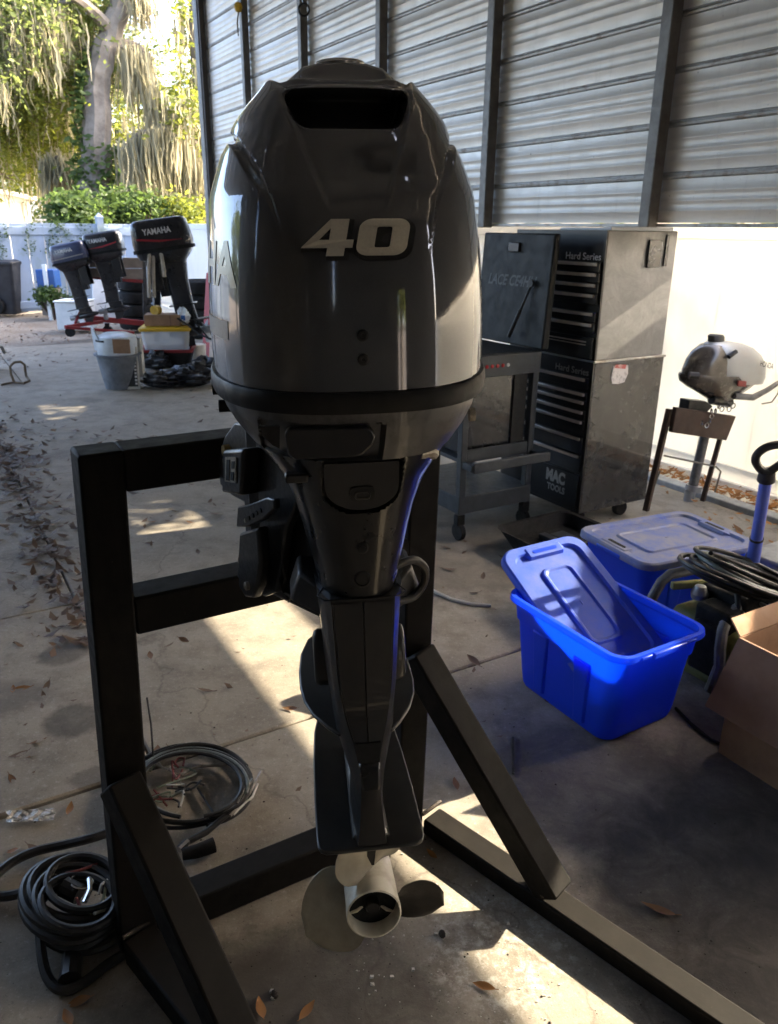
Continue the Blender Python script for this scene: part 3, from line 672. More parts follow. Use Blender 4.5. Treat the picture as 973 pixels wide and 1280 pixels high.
# ------------------------------------------------------------------ engine stand
stand = thing('engine_stand', 'black welded steel tube stand carrying the large outboard motor', 'stand', W(.6, 1.5), YROT)
def bar(p, q, w, hgt, name, mat, parent, up=(0, 0, 1), bev=.006, ext=0.0, world=True, kw={}):
    p = Vector(p); q = Vector(q); d = (q - p).normalized(); p = p - d * ext; q = q + d * ext
    x = d.cross(Vector(up)).normalized(); y = x.cross(d).normalized(); x *= w / 2; y *= hgt / 2
    m = MB(); m.hexa([p - x - y, p + x - y, p + x + y, p - x + y, q - x - y, q + x - y, q + x + y, q - x + y])
    return m.build(name, mat, parent, world=world, bevel=bev, seg=2, smooth=30, **kw)
TUB = .084
LDIR = (W(.26, -1.0)).normalized()                     # splay of both floor legs
def post(n0, u0, z1, lean):
    A = [W(n0, u0), W(n0 + TUB, u0), W(n0 + TUB, u0 + TUB), W(n0, u0 + TUB)]
    m = MB(); m.hexa([Vector((p.x, p.y, .002)) for p in A] + [p + Vector((N[0] * lean, N[1] * lean, z1)) for p in A])
    m.build('post', 'stand_paint', stand, world=True, bevel=.006)
post(.17, 1.47, 1.222, .045); post(.925, 1.47, 1.19, .02)
bar(W(.295, 1.512, 1.180), W(.975, 1.512, 1.180), TUB, TUB, 'beam', 'stand_paint', stand)
bar(W(.285, 1.512, .872), W(.965, 1.512, .872), TUB - .003, TUB, 'beam', 'stand_paint', stand)
bar(W(.256, 1.514, .044), W(.948, 1.514, .044), TUB - .004, TUB, 'floor_bar', 'stand_paint', stand)
lf = W(.212, 1.468, .036); bar(lf, lf + LDIR * 1.05, TUB - .004, .068, 'floor_leg', 'stand_paint', stand)
rf = W(1.036, 1.468, .027); bar(rf, rf + LDIR * 1.25, TUB - .012, .050, 'floor_leg', 'stand_paint', stand)
for f0, hz, tt in ((lf, .50, .43), (rf, .60, .41)):
    a = (Vector((f0.x, f0.y, hz)) if f0 is lf else W(.962, 1.466, hz)) + LDIR * .005; bq = f0 + LDIR * tt + Vector((0, 0, .04))
    bar(a, bq, TUB - .010, TUB - .004, 'brace', 'stand_paint', stand, up=LDIR)
m = MB()
for f0 in (lf, rf):
    for q in (f0 + Vector((0, 0, .045)), f0 + LDIR * .40 + Vector((0, 0, .043))):
        x = LDIR.cross(Vector((0, 0, 1))) * .038; m.tube([q - x, q, q + x], .006, 6)
m.build('weld', 'weld', stand, world=True, kind='stuff')

# ------------------------------------------------------------------ the big outboard motor
EG = R(8.0)
eng = thing('outboard_motor', 'large dark grey outboard motor with silver 40 on its cowl, hung on the black stand', 'outboard motor', (-.004, .94, 0), 0, None, rot=(0, R(-1.2), EG))
cz = np.array([1.436, 1.46, 1.52, 1.605, 1.645, 1.665, 1.68, 1.695, 1.713, 1.731, 1.750, 1.772, 1.788, 1.798])
ca = np.array([.1865, .1875, .187, .181, .1775, .175, .171, .166, .159, .1485, .1415, .125, .110, .101])
cr = np.array([-.016, -.0145, -.012, .000, .0135, .0225, .033, .043, .0545, .0665, .080, .096, .108, .118])
cf = np.array([.60, .605, .61, .605, .60, .598, .595, .59, .58, .57, .555, .535, .515, .495])
def smooth_interp(x, X, Y):
    # Catmull-Rom through the profile, so the hull has no polygon look
    X = np.asarray(X); Y = np.asarray(Y); d = np.gradient(Y, X); i = np.clip(np.searchsorted(X, x) - 1, 0, len(X) - 2)
    h_ = X[i + 1] - X[i]; t_ = np.clip((x - X[i]) / h_, 0, 1)
    return (2 * t_**3 - 3 * t_**2 + 1) * Y[i] + (t_**3 - 2 * t_**2 + t_) * h_ * d[i] + (-2 * t_**3 + 3 * t_**2) * Y[i + 1] + (t_**3 - t_**2) * h_ * d[i + 1]
PE = 2.65
def cowl_prm(z):
    return smooth_interp(z, cz, ca) * 1.04, smooth_interp(z, cz, cr), smooth_interp(z, cz, cf)
def rear_y(x, z):
    a, r0, f0 = cowl_prm(np.asarray(z, float)); b_ = (f0 - r0) / 2; yc = (f0 + r0) / 2
    return yc - b_ * (1 - np.minimum(np.abs(x) / a, .999) ** PE) ** (1 / PE)
def side_x(y, z):
    a, r0, f0 = cowl_prm(np.asarray(z, float)); b_ = (f0 - r0) / 2; yc = (f0 + r0) / 2
    return a * (1 - np.minimum(np.abs(y - yc) / b_, .999) ** PE) ** (1 / PE)
def cowl_disp(x, z, back):
    ax = np.abs(x); d = np.zeros_like(x)
    zc_, hz = 1.7545, .0225
    w_ = .060 + (.078 - .060) * np.clip((z - 1.732) / .045, 0, 1)
    rr = .013; qx = ax - (w_ - rr); qz = np.abs(z - zc_) - (hz - rr)
    sd = np.hypot(np.maximum(qx, 0), np.maximum(qz, 0)) + np.minimum(np.maximum(qx, qz), 0) - rr
    d += back * .060 * sstep(.0008, -.0045, sd)
    d -= back * .0035 * sstep(.010, .002, sd) * sstep(-.001, .003, sd) * (z > zc_)     # raised lip over the scoop
    xc = np.interp(z, [1.635, 1.70, 1.768], [.030, .053, .080])
    d += back * .0070 * sstep(xc + .0022, xc - .0022, ax) * sstep(1.636, 1.675, z) * sstep(1.80, 1.768, z)
    zu = smooth_interp(ax, [.080, .092, .103, .127, .150], [1.585, 1.636, 1.672, 1.715, 1.747])
    zl = smooth_interp(ax, [.080, .095, .125, .145, .160], [1.585, 1.640, 1.688, 1.724, 1.735])
    deep = sstep(.090, .118, ax)
    d += (.0012 * sstep(.080, .092, ax) + .0095 * deep) * sstep(zl - .0030, zl + .0015, z) * sstep(zu + .0015, zu - .0020, z)
    return d, sd
nphi = 420
ph = np.linspace(-math.pi, math.pi, 6001); c_, s_ = np.cos(ph), np.sin(ph)
a0, r0, f0 = [float(q) for q in cowl_prm(np.array(1.62))]
bx = a0 * np.sign(c_) * np.abs(c_) ** (2 / PE); by = (f0 - r0) / 2 * np.sign(s_) * np.abs(s_) ** (2 / PE)
wgt = np.where(by < -.10, 4.0, 1.0); dl = np.hypot(np.diff(bx), np.diff(by)) * (wgt[1:] + wgt[:-1]) / 2; cl = np.concatenate([[0], np.cumsum(dl)])
pk = np.interp(np.linspace(0, cl[-1], nphi, endpoint=False), cl, ph)
ux = np.sign(np.cos(pk)) * np.abs(np.cos(pk)) ** (2 / PE); uy = np.sign(np.sin(pk)) * np.abs(np.sin(pk)) ** (2 / PE)
gx = np.sign(np.cos(pk)) * np.abs(np.cos(pk)) ** (2 - 2 / PE); gy = np.sign(np.sin(pk)) * np.abs(np.sin(pk)) ** (2 - 2 / PE)
rowsV = []; sdl = []
zz_ = np.concatenate([[1.4365], np.linspace(1.438, 1.60, 40), np.linspace(1.603, 1.798, 110)])
for z in zz_:
    a, r0, f0 = [float(q) for q in cowl_prm(np.array(z))]; b_ = (f0 - r0) / 2; yc = (f0 + r0) / 2
    x = a * ux; y = yc + b_ * uy; nx = gx / a; ny = gy / b_; L = np.hypot(nx, ny); nx /= L; ny /= L
    back = sstep(.06, -.06, (y - yc) + .10 * 0 + .0) * (y < yc)
    d, sd = cowl_disp(x, np.full_like(x, z), np.where(uy < -.25, 1.0, 0.0) * 1.0)
    if z < 1.437: d = d + .004
    dirx = -nx; diry = -ny
    inb = (sd < .004) & (uy < 0); dirx = np.where(inb, 0, dirx); diry = np.where(inb, 1, diry)
    zo = z - .011 * sstep(.094, .070, np.abs(x)) * sstep(1.776, 1.798, z)
    rowsV.append(np.stack([x + dirx * d, y + diry * d, zo + 0 * x], 1)); sdl.append(np.where(uy < 0, sd, 1))
a, r0, f0 = [float(q) for q in cowl_prm(np.array(1.798))]; b_ = (f0 - r0) / 2; yc = (f0 + r0) / 2
for s in np.concatenate([1 - np.linspace(.008, .3, 14), np.linspace(.66, .04, 18)]):
    x = s * a * ux; y = yc + s * b_ * uy
    gz = np.interp(np.abs(x), [0, .03, .05, .063, .08, .092, .104], [.031, .0285, .0235, .0130, .0, 0, 0])
    hh = sstep(0, .30, 1 - np.abs(uy * s)) ; fr_ = np.where(uy > 0, .55, 1.0)
    rowsV.append(np.stack([x, y, 1.798 - .011 * sstep(.094, .070, np.abs(x)) + gz * hh * fr_], 1)); sdl.append(np.ones(nphi))
nr = len(rowsV); V = np.concatenate(rowsV + [np.array([[0, yc, 1.8178]])]); SD = np.concatenate(sdl)
I = np.arange(nr - 1)[:, None] * nphi + np.arange(nphi)[None, :]; J = np.arange(nr - 1)[:, None] * nphi + ((np.arange(nphi) + 1) % nphi)[None, :]
F = np.stack([I, J, J + nphi, I + nphi], -1).reshape(-1, 4)
cowl = arr_mesh('cowl', V, F, ['cowl_paint', 'deep_black'], eng)
ROOTM[cowl.name] = ROOTM[eng.name]
fm = (SD[F].max(1) < -.0035).astype(np.int32); cowl.data.polygons.foreach_set('material_index', fm)
cowl.data.polygons.foreach_set('use_smooth', [True] * len(F)); cowl.data.set_sharp_from_angle(angle=R(50))
# roundel on top
m = MB(); k = 28
m.tube([(.029 * math.cos(q), .20 + .029 * math.sin(q), 1.8180) for q in np.linspace(0, 6.283, 25)[:-1]], 0.0036, 8, closed=True)
for q in (90, 210, 330): m.tube([(0, .20, 1.8185), (.026 * math.cos(R(q)), .20 + .026 * math.sin(R(q)), 1.8185)], .0035, 6)
for q in (90, 210, 330):
    for e in (-14, 14): m.tube([(.012 * math.cos(R(q)), .20 + .012 * math.sin(R(q)), 1.8195), (.023 * math.cos(R(q + e)), .20 + .026 * math.sin(R(q + e)), 1.8195)], .0018, 5)
m.build('roundel', 'chrome', cowl)
MB().lathe([(.031, -.004), (.031, .001), (.0001, .0015)], (0, .20, 1.8165), k=28).build('roundel_base', 'deep_black', cowl)
# the number 40
def num_splines(sp, depth):
    cu = bpy.data.curves.new('tmp', 'CURVE'); cu.dimensions = '2D'; cu.fill_mode = 'BOTH'; cu.extrude = depth
    for P in sp:
        s = cu.splines.new('POLY'); s.points.add(len(P) - 1); s.use_cyclic_u = True
        for q, p in zip(s.points, P): q.co = (p[0], p[1], 0, 1)
    return from_curve(cu)
def rrect(x0, x1, y0, y1, r, sh, k=5):
    P = rounded((x1 - x0) / 2, (y1 - y0) / 2, r, k); cx, cy = (x0 + x1) / 2, (y0 + y1) / 2
    return [(cx + a + sh * (cy + b_), cy + b_) for a, b_ in P]
SH = .16
def sh(P): return [(a + SH * b_, b_) for a, b_ in P]
D4 = [sh([(0, .24), (.50, 1.0), (.87, 1.0), (.87, .44), (1.02, .44), (1.02, .22), (.87, .22), (.87, 0), (.52, 0), (.52, .22), (0, .22)]), sh([(.33, .44), (.53, .44), (.53, .76)])]
D0 = [rrect(1.10, 2.14, 0, 1.0, .26, SH, 6), rrect(1.46, 1.78, .22, .78, .05, SH, 4)]
def grow(P, e):   # outline pushed outwards for the black edge
    c = np.mean(np.array(P), 0); n_ = len(P); Q = []
    ar = sum(P[i][0] * P[(i + 1) % n_][1] - P[(i + 1) % n_][0] * P[i][1] for i in range(n_)); sg = 1 if ar > 0 else -1
    for i in range(n_):
        a = np.array(P[i - 1]); b_ = np.array(P[i]); c2 = np.array(P[(i + 1) % n_]); d1 = (b_ - a) / max(1e-9, np.linalg.norm(b_ - a)); d2 = (c2 - b_) / max(1e-9, np.linalg.norm(c2 - b_))
        nrm = np.array([d1[1] + d2[1], -d1[0] - d2[0]]); L = np.linalg.norm(nrm); nrm = nrm / L if L > 1e-6 else nrm * 0
        Q.append(tuple(b_ + sg * nrm * e))
    return Q
def put_num(sp, depth, lift, dx, dz, name, mat, parent):
    V, F = num_splines(sp, depth); sx = .130 / 2.30; sz = .0395
    P = []
    for q in V:
        x = -.0685 + q[0] * sx + dx; z = 1.592 + q[1] * sz + dz
        P.append((x, float(rear_y(np.array(x), np.array(z))) - lift - q[2], z))
    return MB().add(P, F).build(name, mat, parent, smooth=0)
blk = [[grow(D4[0], .075)], [grow(D0[0], .075)]]
put_num(blk[0], .0022, .0005, .0028, -.0026, 'number_shadow', 'deep_black', cowl); put_num(blk[1], .0022, .0005, .0028, -.0026, 'number_shadow', 'deep_black', cowl)
put_num(D4, .0014, .0034, 0, 0, 'numeral', 'decal_silver', cowl); put_num(D0, .0014, .0034, 0, 0, 'numeral', 'decal_silver', cowl)
for z in (1.504, 1.476):
    yy = float(rear_y(np.array(0.), np.array(z)))
    MB().lathe([(.0072, 0), (.0072, .0022), (.0052, .0042), (.0028, .0042), (.0020, .0022), (.0001, .0022)], (0, yy - .0002, z), (0, -1, 0), 14).build('screw', 'deep_black', cowl)
# side lettering and stripe
def wrap(side):
    def f(p):
        x = float(side_x(np.array(min(max(p.y, .03), .57)), np.array(p.z))); return Vector((side * (x + .0009 + abs(p.x)), p.y, p.z))
    return f
def side_text(side):
    V, F = text_geo('YAMAHA', .37, .054, .022)
    P = []
    y0 = .055
    for a, b_, _ in V: P.append(Vector((0, (y0 + .185) - a if side < 0 else (y0 + .25) + a, 1.5815 + b_)))
    bm = bmesh.new(); vs = [bm.verts.new(p) for p in P]
    for f in F:
        try: bm.faces.new([vs[i] for i in f])
        except ValueError: pass
    for _ in range(2): bmesh.ops.subdivide_edges(bm, edges=[e for e in bm.edges if e.calc_length() > .014], cuts=1, use_grid_fill=False)
    bmesh.ops.triangulate(bm, faces=bm.faces); bm.verts.ensure_lookup_table(); bm.verts.index_update()
    f_ = wrap(side); MB().add([f_(v.co) for v in bm.verts], [tuple(v.index for v in f.verts) for f in bm.faces]).build('lettering', 'decal_silver', cowl, smooth=0); bm.free()
    m = MB(); ys = np.linspace(.075 if side < 0 else .20, .50, 40)
    m.rings([[f_(Vector((0, y, 1.491))) for y in ys], [f_(Vector((0, y, 1.514))) for y in ys]], False, False, closed=False); m.build('stripe', 'decal_dull', cowl)
side_text(-1); side_text(1)
# gasket and pan
def ring(z, grow_=0., n=140, sc=1.0, a=None, r=None, f=None, p=PE):
    a0, r0, f0 = [float(q) for q in cowl_prm(np.array(max(z, 1.436)))]
    a = a if a is not None else a0; r0 = r if r is not None else r0; f0 = f if f is not None else f0
    yc = (r0 + f0) / 2; b_ = (f0 - r0) / 2 + grow_; a += grow_
    P = []
    for q in np.linspace(-math.pi, math.pi, n, endpoint=False):
        c_, s_ = math.cos(q), math.sin(q); P.append((a * math.copysign(abs(c_) ** (2 / p), c_), yc + b_ * math.copysign(abs(s_) ** (2 / p), s_), z))
    return P
m = MB(); G = [(1.437, .000), (1.4375, .0035), (1.434, .0055), (1.425, .0062), (1.416, .0055), (1.4115, .0035), (1.4105, -.006)]
m.rings([ring(z, g) for z, g in G]); m.build('gasket', 'gasket', eng)
PZ = [(1.4115, .1890, -.014, .60), (1.405, .1880, -.0135, .60), (1.390, .1835, -.012, .598), (1.370, .1720, -.008, .59), (1.348, .1540, -.002, .575)]
m = MB(); RSp = []
zs = np.linspace(1.4115, 1.348, 22)
for z in zs:
    a = float(np.interp(z, [q[0] for q in PZ][::-1], [q[1] for q in PZ][::-1])); r_ = float(np.interp(z, [q[0] for q in PZ][::-1], [q[2] for q in PZ][::-1])); f_ = float(np.interp(z, [q[0] for q in PZ][::-1], [q[3] for q in PZ][::-1]))
    RR = ring(z, 0, 300, 1, a, r_, f_, 2.6); out = []
    for x, y, zz in RR:
        if y < .1 and -.128 < x < .022 and 1.350 < zz < 1.398: y += .012       # latch recess
        out.append((x, y, zz))
    RSp.append(out)
m.rings(RSp); pan = m.build('lower_pan', 'pan_grey', eng, smooth=40)
m = MB(); P = []
for x, z in [(-.092, 1.3935), (.002, 1.3935), (.011, 1.389), (.014, 1.380), (.010, 1.370), (-.002, 1.359), (-.010, 1.356), (-.085, 1.354), (-.094, 1.360), (-.097, 1.386)]: P.append((x, -.0125 + .42 * max(0, abs(x) - .05) ** 1.25, z))
m.prism(P, (0, .016, 0)); m.build('latch_lever', 'engine_grey', pan, bevel=.003)
m = MB(); m.prism([(-.1265, .004, 1.396), (-.102, .0005, 1.396), (-.104, .0005, 1.368), (-.112, .002, 1.372), (-.124, .004, 1.384)], (0, .006, 0)); m.build('latch_pocket', 'deep_black', pan, smooth=0)
m = MB(); m.box((.180, .30, 1.392), (.022, .05, .024)); m.box((-.190, .36, 1.40), (.03, .03, .028)); m.build('latch_catch', 'bracket_black', pan, bevel=.005)
m = MB(); m.cyl((-.205, .30, 1.395), (-.17, .30, 1.395), .017, 14); m.cyl((-.198, .30, 1.36), (-.16, .30, 1.36), .010, 12); m.build('hose_port', 'rubber', pan)
m = MB(); m.cyl((.172, .16, 1.363), (.180, .16, 1.363), .010, 12); m.build('bolt', 'zinc', pan)
# upper case
UZ = [(1.3475, .1525, .001, .56), (1.330, .1370, .008, .52), (1.315, .1250, .016, .48), (1.300, .1140, .024, .45), (1.262, .0950, .036, .39), (1.225, .0835, .046, .35), (1.18, .0735, .054, .33), (1.150, .0665, .0575, .32), (1.128, .0630, .0585, .31)]
def interp_row(T, z, c): return float(smooth_interp(np.array(z), [q[0] for q in T][::-1], [q[c] for q in T][::-1]))
m = MB(); RSu = []
for z in np.linspace(1.3475, 1.128, 64):
    RR = ring(z, 0, 260, 1, interp_row(UZ, z, 1), interp_row(UZ, z, 2), interp_row(UZ, z, 3), 2.55); out = []
    for x, y, zz in RR:
        if y < .12:
            half = .052 * math.sqrt(max(0, 1 - max(0, (1.300 - zz) / .036) ** 2.2)) if zz > 1.264 else 0
            if half > 0:
                k = float(sstep(0.0015, -.0045, abs(x) - half)); y = y + k * (.012 + .30 * max(0, zz - 1.29) * 0) 
                if k > .5: y = max(y, .036)
        out.append((x, y, zz))
    RSu.append(out)
m.rings(RSu); upc = m.build('upper_case', 'gloss_black', eng, smooth=40)
def oval(cx, cy, cz_, hw, hh, r, depth): return [(cx + a, cy, cz_ + b_) for a, b_ in rounded(hw, hh, r, 5)]
m = MB(); pts_ = [(-.049, 1.336), (-.049, 1.305)] + [(-.049 * math.cos(R(q)), 1.303 - .034 * math.sin(R(q))) for q in range(10, 180, 10)] + [(.049, 1.305), (.049, 1.336)]
m.prism([(x, .030 + .006 * (1.336 - z) / .066, z) for x, z in pts_], (0, .004, 0)); m.build('recess_panel', 'engine_grey', upc, smooth=0)
m = MB(); m.prism(oval(0, .0305, 1.293, .0165, .0100, .0075, 0), (0, .02, 0)); port = m.build('outlet', 'deep_black', upc, smooth=0)
m = MB(); m.tube([(a, .0300, 1.2915 + b_) for a, b_ in rounded(.0095, .0048, .004, 4)], .0014, 6, closed=True); m.build('outlet_rim', 'engine_grey', upc)
for z, r_ in ((1.209, .0085), (1.158, .0125)):
    yy = interp_row(UZ, z, 2)
    MB().lathe([(r_, 0), (r_, .0025), (r_ * .75, .0035)] + ([(.004, .003), (.004, .005), (.0001, .005)] if r_ < .01 else [(r_ * .7, .001), (.0001, .001)]), (0, yy, z), (0, -1, 0), 18).build('plug', 'deep_black', upc)
MB().tube([(.075, .030, 1.345), (.092, .040, 1.344), (.098, .048, 1.338)], .008, 8).build('bolt', 'zinc', upc)
# trailing hood strips between pan and case
m = MB(); m.box((-.085, .04, 1.318), (.03, .02, .012)); m.build('clip', 'bracket_black', upc, bevel=.003)
# mid case: flat rear cover between two flanks
MZ = [(1.127, .0625, .046, .0585, .31), (1.06, .0575, .043, .056, .29), (.97, .0520, .0370, .050, .27), (.925, .0465, .0285, .040, .26), (.897, .0430, .0205, .028, .25), (.880, .0380, .0175, .022, .25), (.862, .0325, .0150, .012, .25), (.840, .0265, .0145, .003, .25), (.80, .0225, .0165, -.001, .25), (.757, .0215, .020, -.002, .25), (.742, .0235, .022, -.004, .25)]
def mid_ring(z):
    hw, wr, yr, yf = [interp_row(MZ, z, c) for c in (1, 2, 3, 4)]; hw = max(hw, wr + .003)
    R_ = [(-wr, yr, z), (-wr * .5, yr - .0012, z), (0, yr - .002, z), (wr * .5, yr - .0012, z), (wr, yr, z), (wr + (hw - wr) * .45, yr + .014, z), (hw, yr + .045, z), (hw * 1.04, yr + .10, z), (hw * .85, yf - .09, z), (hw * .4, yf - .02, z), (0, yf, z)]
    return R_ + [(-a, b_, c) for a, b_, c in R_[-2:4:-1]]
m = MB(); m.rings([mid_ring(z) for z in np.linspace(1.127, .7425, 54)]); midc = m.build('mid_case', 'engine_grey', eng, smooth=28)
m = MB(); RSq = []
for z in np.linspace(1.122, .906, 24):
    hw, wr, yr, yf = [interp_row(MZ, z, c) for c in (1, 2, 3, 4)]; RSq.append([(-wr + .002, yr + .002, z), (-wr + .003, yr - .0035, z), (-.0012, yr - .0052, z), (0, yr - .0035, z), (.0012, yr - .0052, z), (wr - .003, yr - .0035, z), (wr - .002, yr + .002, z)])
m.rings(RSq, False, False, closed=False); m.prism([(RSq[-1][0][0], RSq[-1][0][1], .906), (RSq[-1][2][0], RSq[-1][2][1] - .001, .904), (RSq[-1][-1][0], RSq[-1][-1][1], .906)], (0, .004, .001)); m.build('rear_cover', 'engine_grey', midc, smooth=20)
m = MB(); hw, wr, yr, yf = [interp_row(MZ, .893, c) for c in (1, 2, 3, 4)]
m.hexa([(-.0145, yr - .012, .878), (.0145, yr - .012, .878), (.0145, yr + .03, .878), (-.0145, yr + .03, .878), (-.0185, yr - .0015, .905), (.0185, yr - .0015, .905), (.0185, yr + .03, .905), (-.0185, yr + .03, .905)]); m.build('exhaust_relief', 'deep_black', midc)
m = MB(); m.hexa([(-.0135, -.006, .842), (.0135, -.006, .842), (.0135, .03, .842), (-.0135, .03, .842), (-.0160, .011, .8775), (.0160, .011, .8775), (.0160, .05, .8775), (-.0160, .05, .8775)]); m.build('trim_cap', 'gloss_black', midc, bevel=.004)
MB().tube([(-.055, .10, 1.1275), (-.064, .075, 1.1275), (-.055, .0595, 1.1275), (0, .0555, 1.1275), (.055, .0595, 1.1275), (.064, .075, 1.1275), (.055, .10, 1.1275)], .0012, 5).build('seam', 'deep_black', midc)
for sgn in (-1, 1):
    m = MB(); P = []
    for q in np.linspace(0, 2 * math.pi, 28, endpoint=False): P.append((0, .15 + .032 * math.cos(q) * (1 - .25 * math.sin(q)), .985 + .048 * math.sin(q)))
    A = [[(sgn * (.050 + off), (p[1] - .15) * sc + .15, (p[2] - .985) * sc + .985) for p in P] for off, sc in ((0, 1), (.014, 1), (.020, .93), (.022, .80))]
    m.rings(A); m.build('mount_cover', 'engine_grey', midc, smooth=50)
    m = MB(); m.hexa([(sgn * .05, .12, 1.065), (sgn * .105, .17, 1.075), (sgn * .105, .24, 1.075), (sgn * .05, .24, 1.065), (sgn * .05, .12, 1.11), (sgn * .088, .17, 1.125), (sgn * .088, .24, 1.125), (sgn * .05, .24, 1.12)]); m.build('mount_arm', 'bracket_black', midc, bevel=.006)
# splash plate and cavitation plate
def plate(out, z0, z1, name, mat, bev=.003):
    P = out + [(-x, y) for x, y in out[::-1]]; m = MB(); m.prism([(x, y, z0) for x, y in P], (0, 0, z1 - z0)); return m.build(name, mat, eng, bevel=bev, seg=2, smooth=50)
q_ = [(.002, .075), (.030, .062), (.042, .062), (.058, .083), (.078, .118), (.091, .157), (.0965, .20), (.097, .25), (.092, .31), (.078, .36), (.05, .40), (.0, .42)]
plate(q_[:-1] + [(.002, .42)], .893, .900, 'splash_plate', 'plate_grey')
q_ = [(.002, -.0035), (.05, -.0035), (.070, -.0025), (.079, .003), (.0825, .012), (.0835, .03), (.083, .12), (.080, .22), (.075, .30), (.064, .36), (.04, .42), (.002, .45)]
plate(q_, .729, .7375, 'cavitation_plate', 'plate_grey', .0025)
m = MB(); m.rings([[(s_ * w_, y_, z_) for s_, w_ in ((-1, w1), (-.6, w1), (.6, w1), (1, w1))] for w1, y_, z_ in ((.03, .0, .74), (.02, .0, .75))][:0] or [[(-.032, .01, .738), (.032, .01, .738), (.026, .25, .738), (-.026, .25, .738)], [(-.021, .008, .752), (.021, .008, .752), (.020, .25, .752), (-.020, .25, .752)]]); m.build('plate_root', 'engine_grey', midc, bevel=.006)
# gear case, skeg and tab
def gr(y, r_, zc_): return [(r_ * math.cos(q), y, zc_ + r_ * math.sin(q)) for q in np.linspace(0, 2 * math.pi, 28, endpoint=False)]
m = MB(); m.rings([gr(.125, .044, .592), (gr(.15, .0475, .590)), gr(.24, .050, .587), gr(.34, .046, .585), gr(.42, .032, .583), gr(.47, .012, .582), gr(.478, .002, .582)])
for zt, w0 in ((.60, .03),):
    m.rings([[(-.026, .15, .62), (.026, .15, .62), (.032, .26, .62), (.012, .38, .62), (-.012, .38, .62), (-.032, .26, .62)], [(-.024, .12, .731), (.024, .12, .731), (.030, .24, .731), (.012, .38, .731), (-.012, .38, .731), (-.030, .24, .731)]])
m.rings([[(-.010, .17, .56), (.010, .17, .56), (.006, .36, .56), (-.006, .36, .56)], [(-.005, .14, .43), (.005, .14, .43), (.004, .22, .43), (-.004, .22, .43)]])
gc = m.build('gear_case', 'gloss_black', eng, smooth=50)
m = MB(); m.prism([(-.007, .004, .729), (.007, .004, .729), (.007, .020, .705), (.003, .006, .693), (-.001, .006, .693), (-.007, .016, .702)], (0, .010, 0)); m.build('trim_tab', 'gloss_black', gc)
# propeller: open hub with ribs, three blades
prop = MB(); AX = Vector((0, math.cos(R(7)), -math.sin(R(7)))); C0 = Vector((.000, -.006, .606))
prop.lathe([(.0395, .030), (.0400, .004), (.0412, -.001), (.0436, .000), (.0440, .006), (.0428, .03), (.0425, .08), (.0420, .118), (.030, .120)], C0, AX, 40)
pr = prop.build('propeller', 'cream_paint', eng, smooth=40)
MB().lathe([(.0394, .028), (.0390, .055), (.0001, .056)], C0, AX, 30).build('hub_bore', 'deep_black', pr)
m = MB(); m.lathe([(.0001, .012), (.010, .012), (.012, .016), (.012, .030), (.0205, .034), (.0215, .05)], C0, AX, 20)
X1 = Vector((1, 0, 0)); X2 = AX.cross(X1)
m.build('prop_nut', 'bracket_black', pr)
for k in range(3):
    q = R(35 + 120 * k); d = X1 * math.cos(q) + X2 * math.sin(q); m = MB(); m.tube([C0 + AX * .030 + d * .018, C0 + AX * .026 + d * .028, C0 + AX * .030 + d * .041], .0028, 6); m.build('hub_rib', 'cream_paint', pr)
def blade(psi, mat):
    m = MB(); G = []; nr_, nc = 14, 12
    for i in range(nr_):
        f = i / (nr_ - 1); r_ = .040 + .086 * f
        half = (.030 + .040 * math.sin(math.pi * min(1, f * .75 + .12))) * math.sqrt(max(0, 1 - max(0, (f - .45) / .55) ** 2.6)) + .0006
        pit = math.atan(.26 / (2 * math.pi * r_)); row = []
        for j in range(nc):
            t_ = (j / (nc - 1) * 2 - 1); s_ = t_ * half
            ang = psi + (s_ * math.cos(pit)) / max(r_, .055) * 1.0 - .10 * f
            ax_ = .058 + s_ * math.sin(pit) - .012 * f - .004 * (1 - t_ * t_)
            row.append(C0 + AX * ax_ + (X1 * math.cos(ang) + X2 * math.sin(ang)) * r_)
        G.append(row)
    T = [[p + AX * .0022 for p in r_] for r_ in G]
    for A in (G, T): m.rings(A, False, False, closed=False)
    m.rings([G[-1], T[-1]], False, False, closed=False); m.rings([[r_[0] for r_ in G], [r_[0] for r_ in T]], False, False, closed=False); m.rings([[r_[-1] for r_ in G], [r_[-1] for r_ in T]], False, False, closed=False)
    return m.build('blade', mat, pr, smooth=60)
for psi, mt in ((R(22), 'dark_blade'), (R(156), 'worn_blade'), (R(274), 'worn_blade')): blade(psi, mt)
MB().cyl(C0 + AX * .05 + Vector((0, 0, -.052)), C0 + AX * .03 + Vector((0.0, 0, -.07)), .004, 8).build('anode_stub', 'zinc', gc)
# clamp bracket, swivel bracket and tilt parts: they stay square to the stand while the motor is steered
BP = W(.47, 1.44); BN = Vector((*N, 0))
def bp(px, py, off=0.0): return on_plane(px, py, BP + BN * off, BN)
out = [(293, 528), (281, 545), (276, 560), (273, 584), (275, 606), (290, 620), (305, 628), (307, 676), (299, 688), (296, 720), (304, 733), (319, 737), (330, 746), (345, 740), (352, 703), (357, 662), (366, 640), (380, 600), (372, 560), (340, 535)]
for off in (0.0, .17):
    m = MB(); m.prism([bp(x, y) + BN * off for x, y in out], BN * .016); cb = m.build('clamp_bracket', 'bracket_black', eng, world=True, bevel=.004, seg=2, smooth=40)
    if off == 0: cb0 = cb
def hole(px, py, r_, name, mat, dep=.006, k=14, lift=0.0):
    c = bp(px, py) - BN * (dep + lift); return MB().lathe([(r_, 0), (r_, dep), ], c, BN, k).build(name, mat, cb0, world=True, smooth=40)
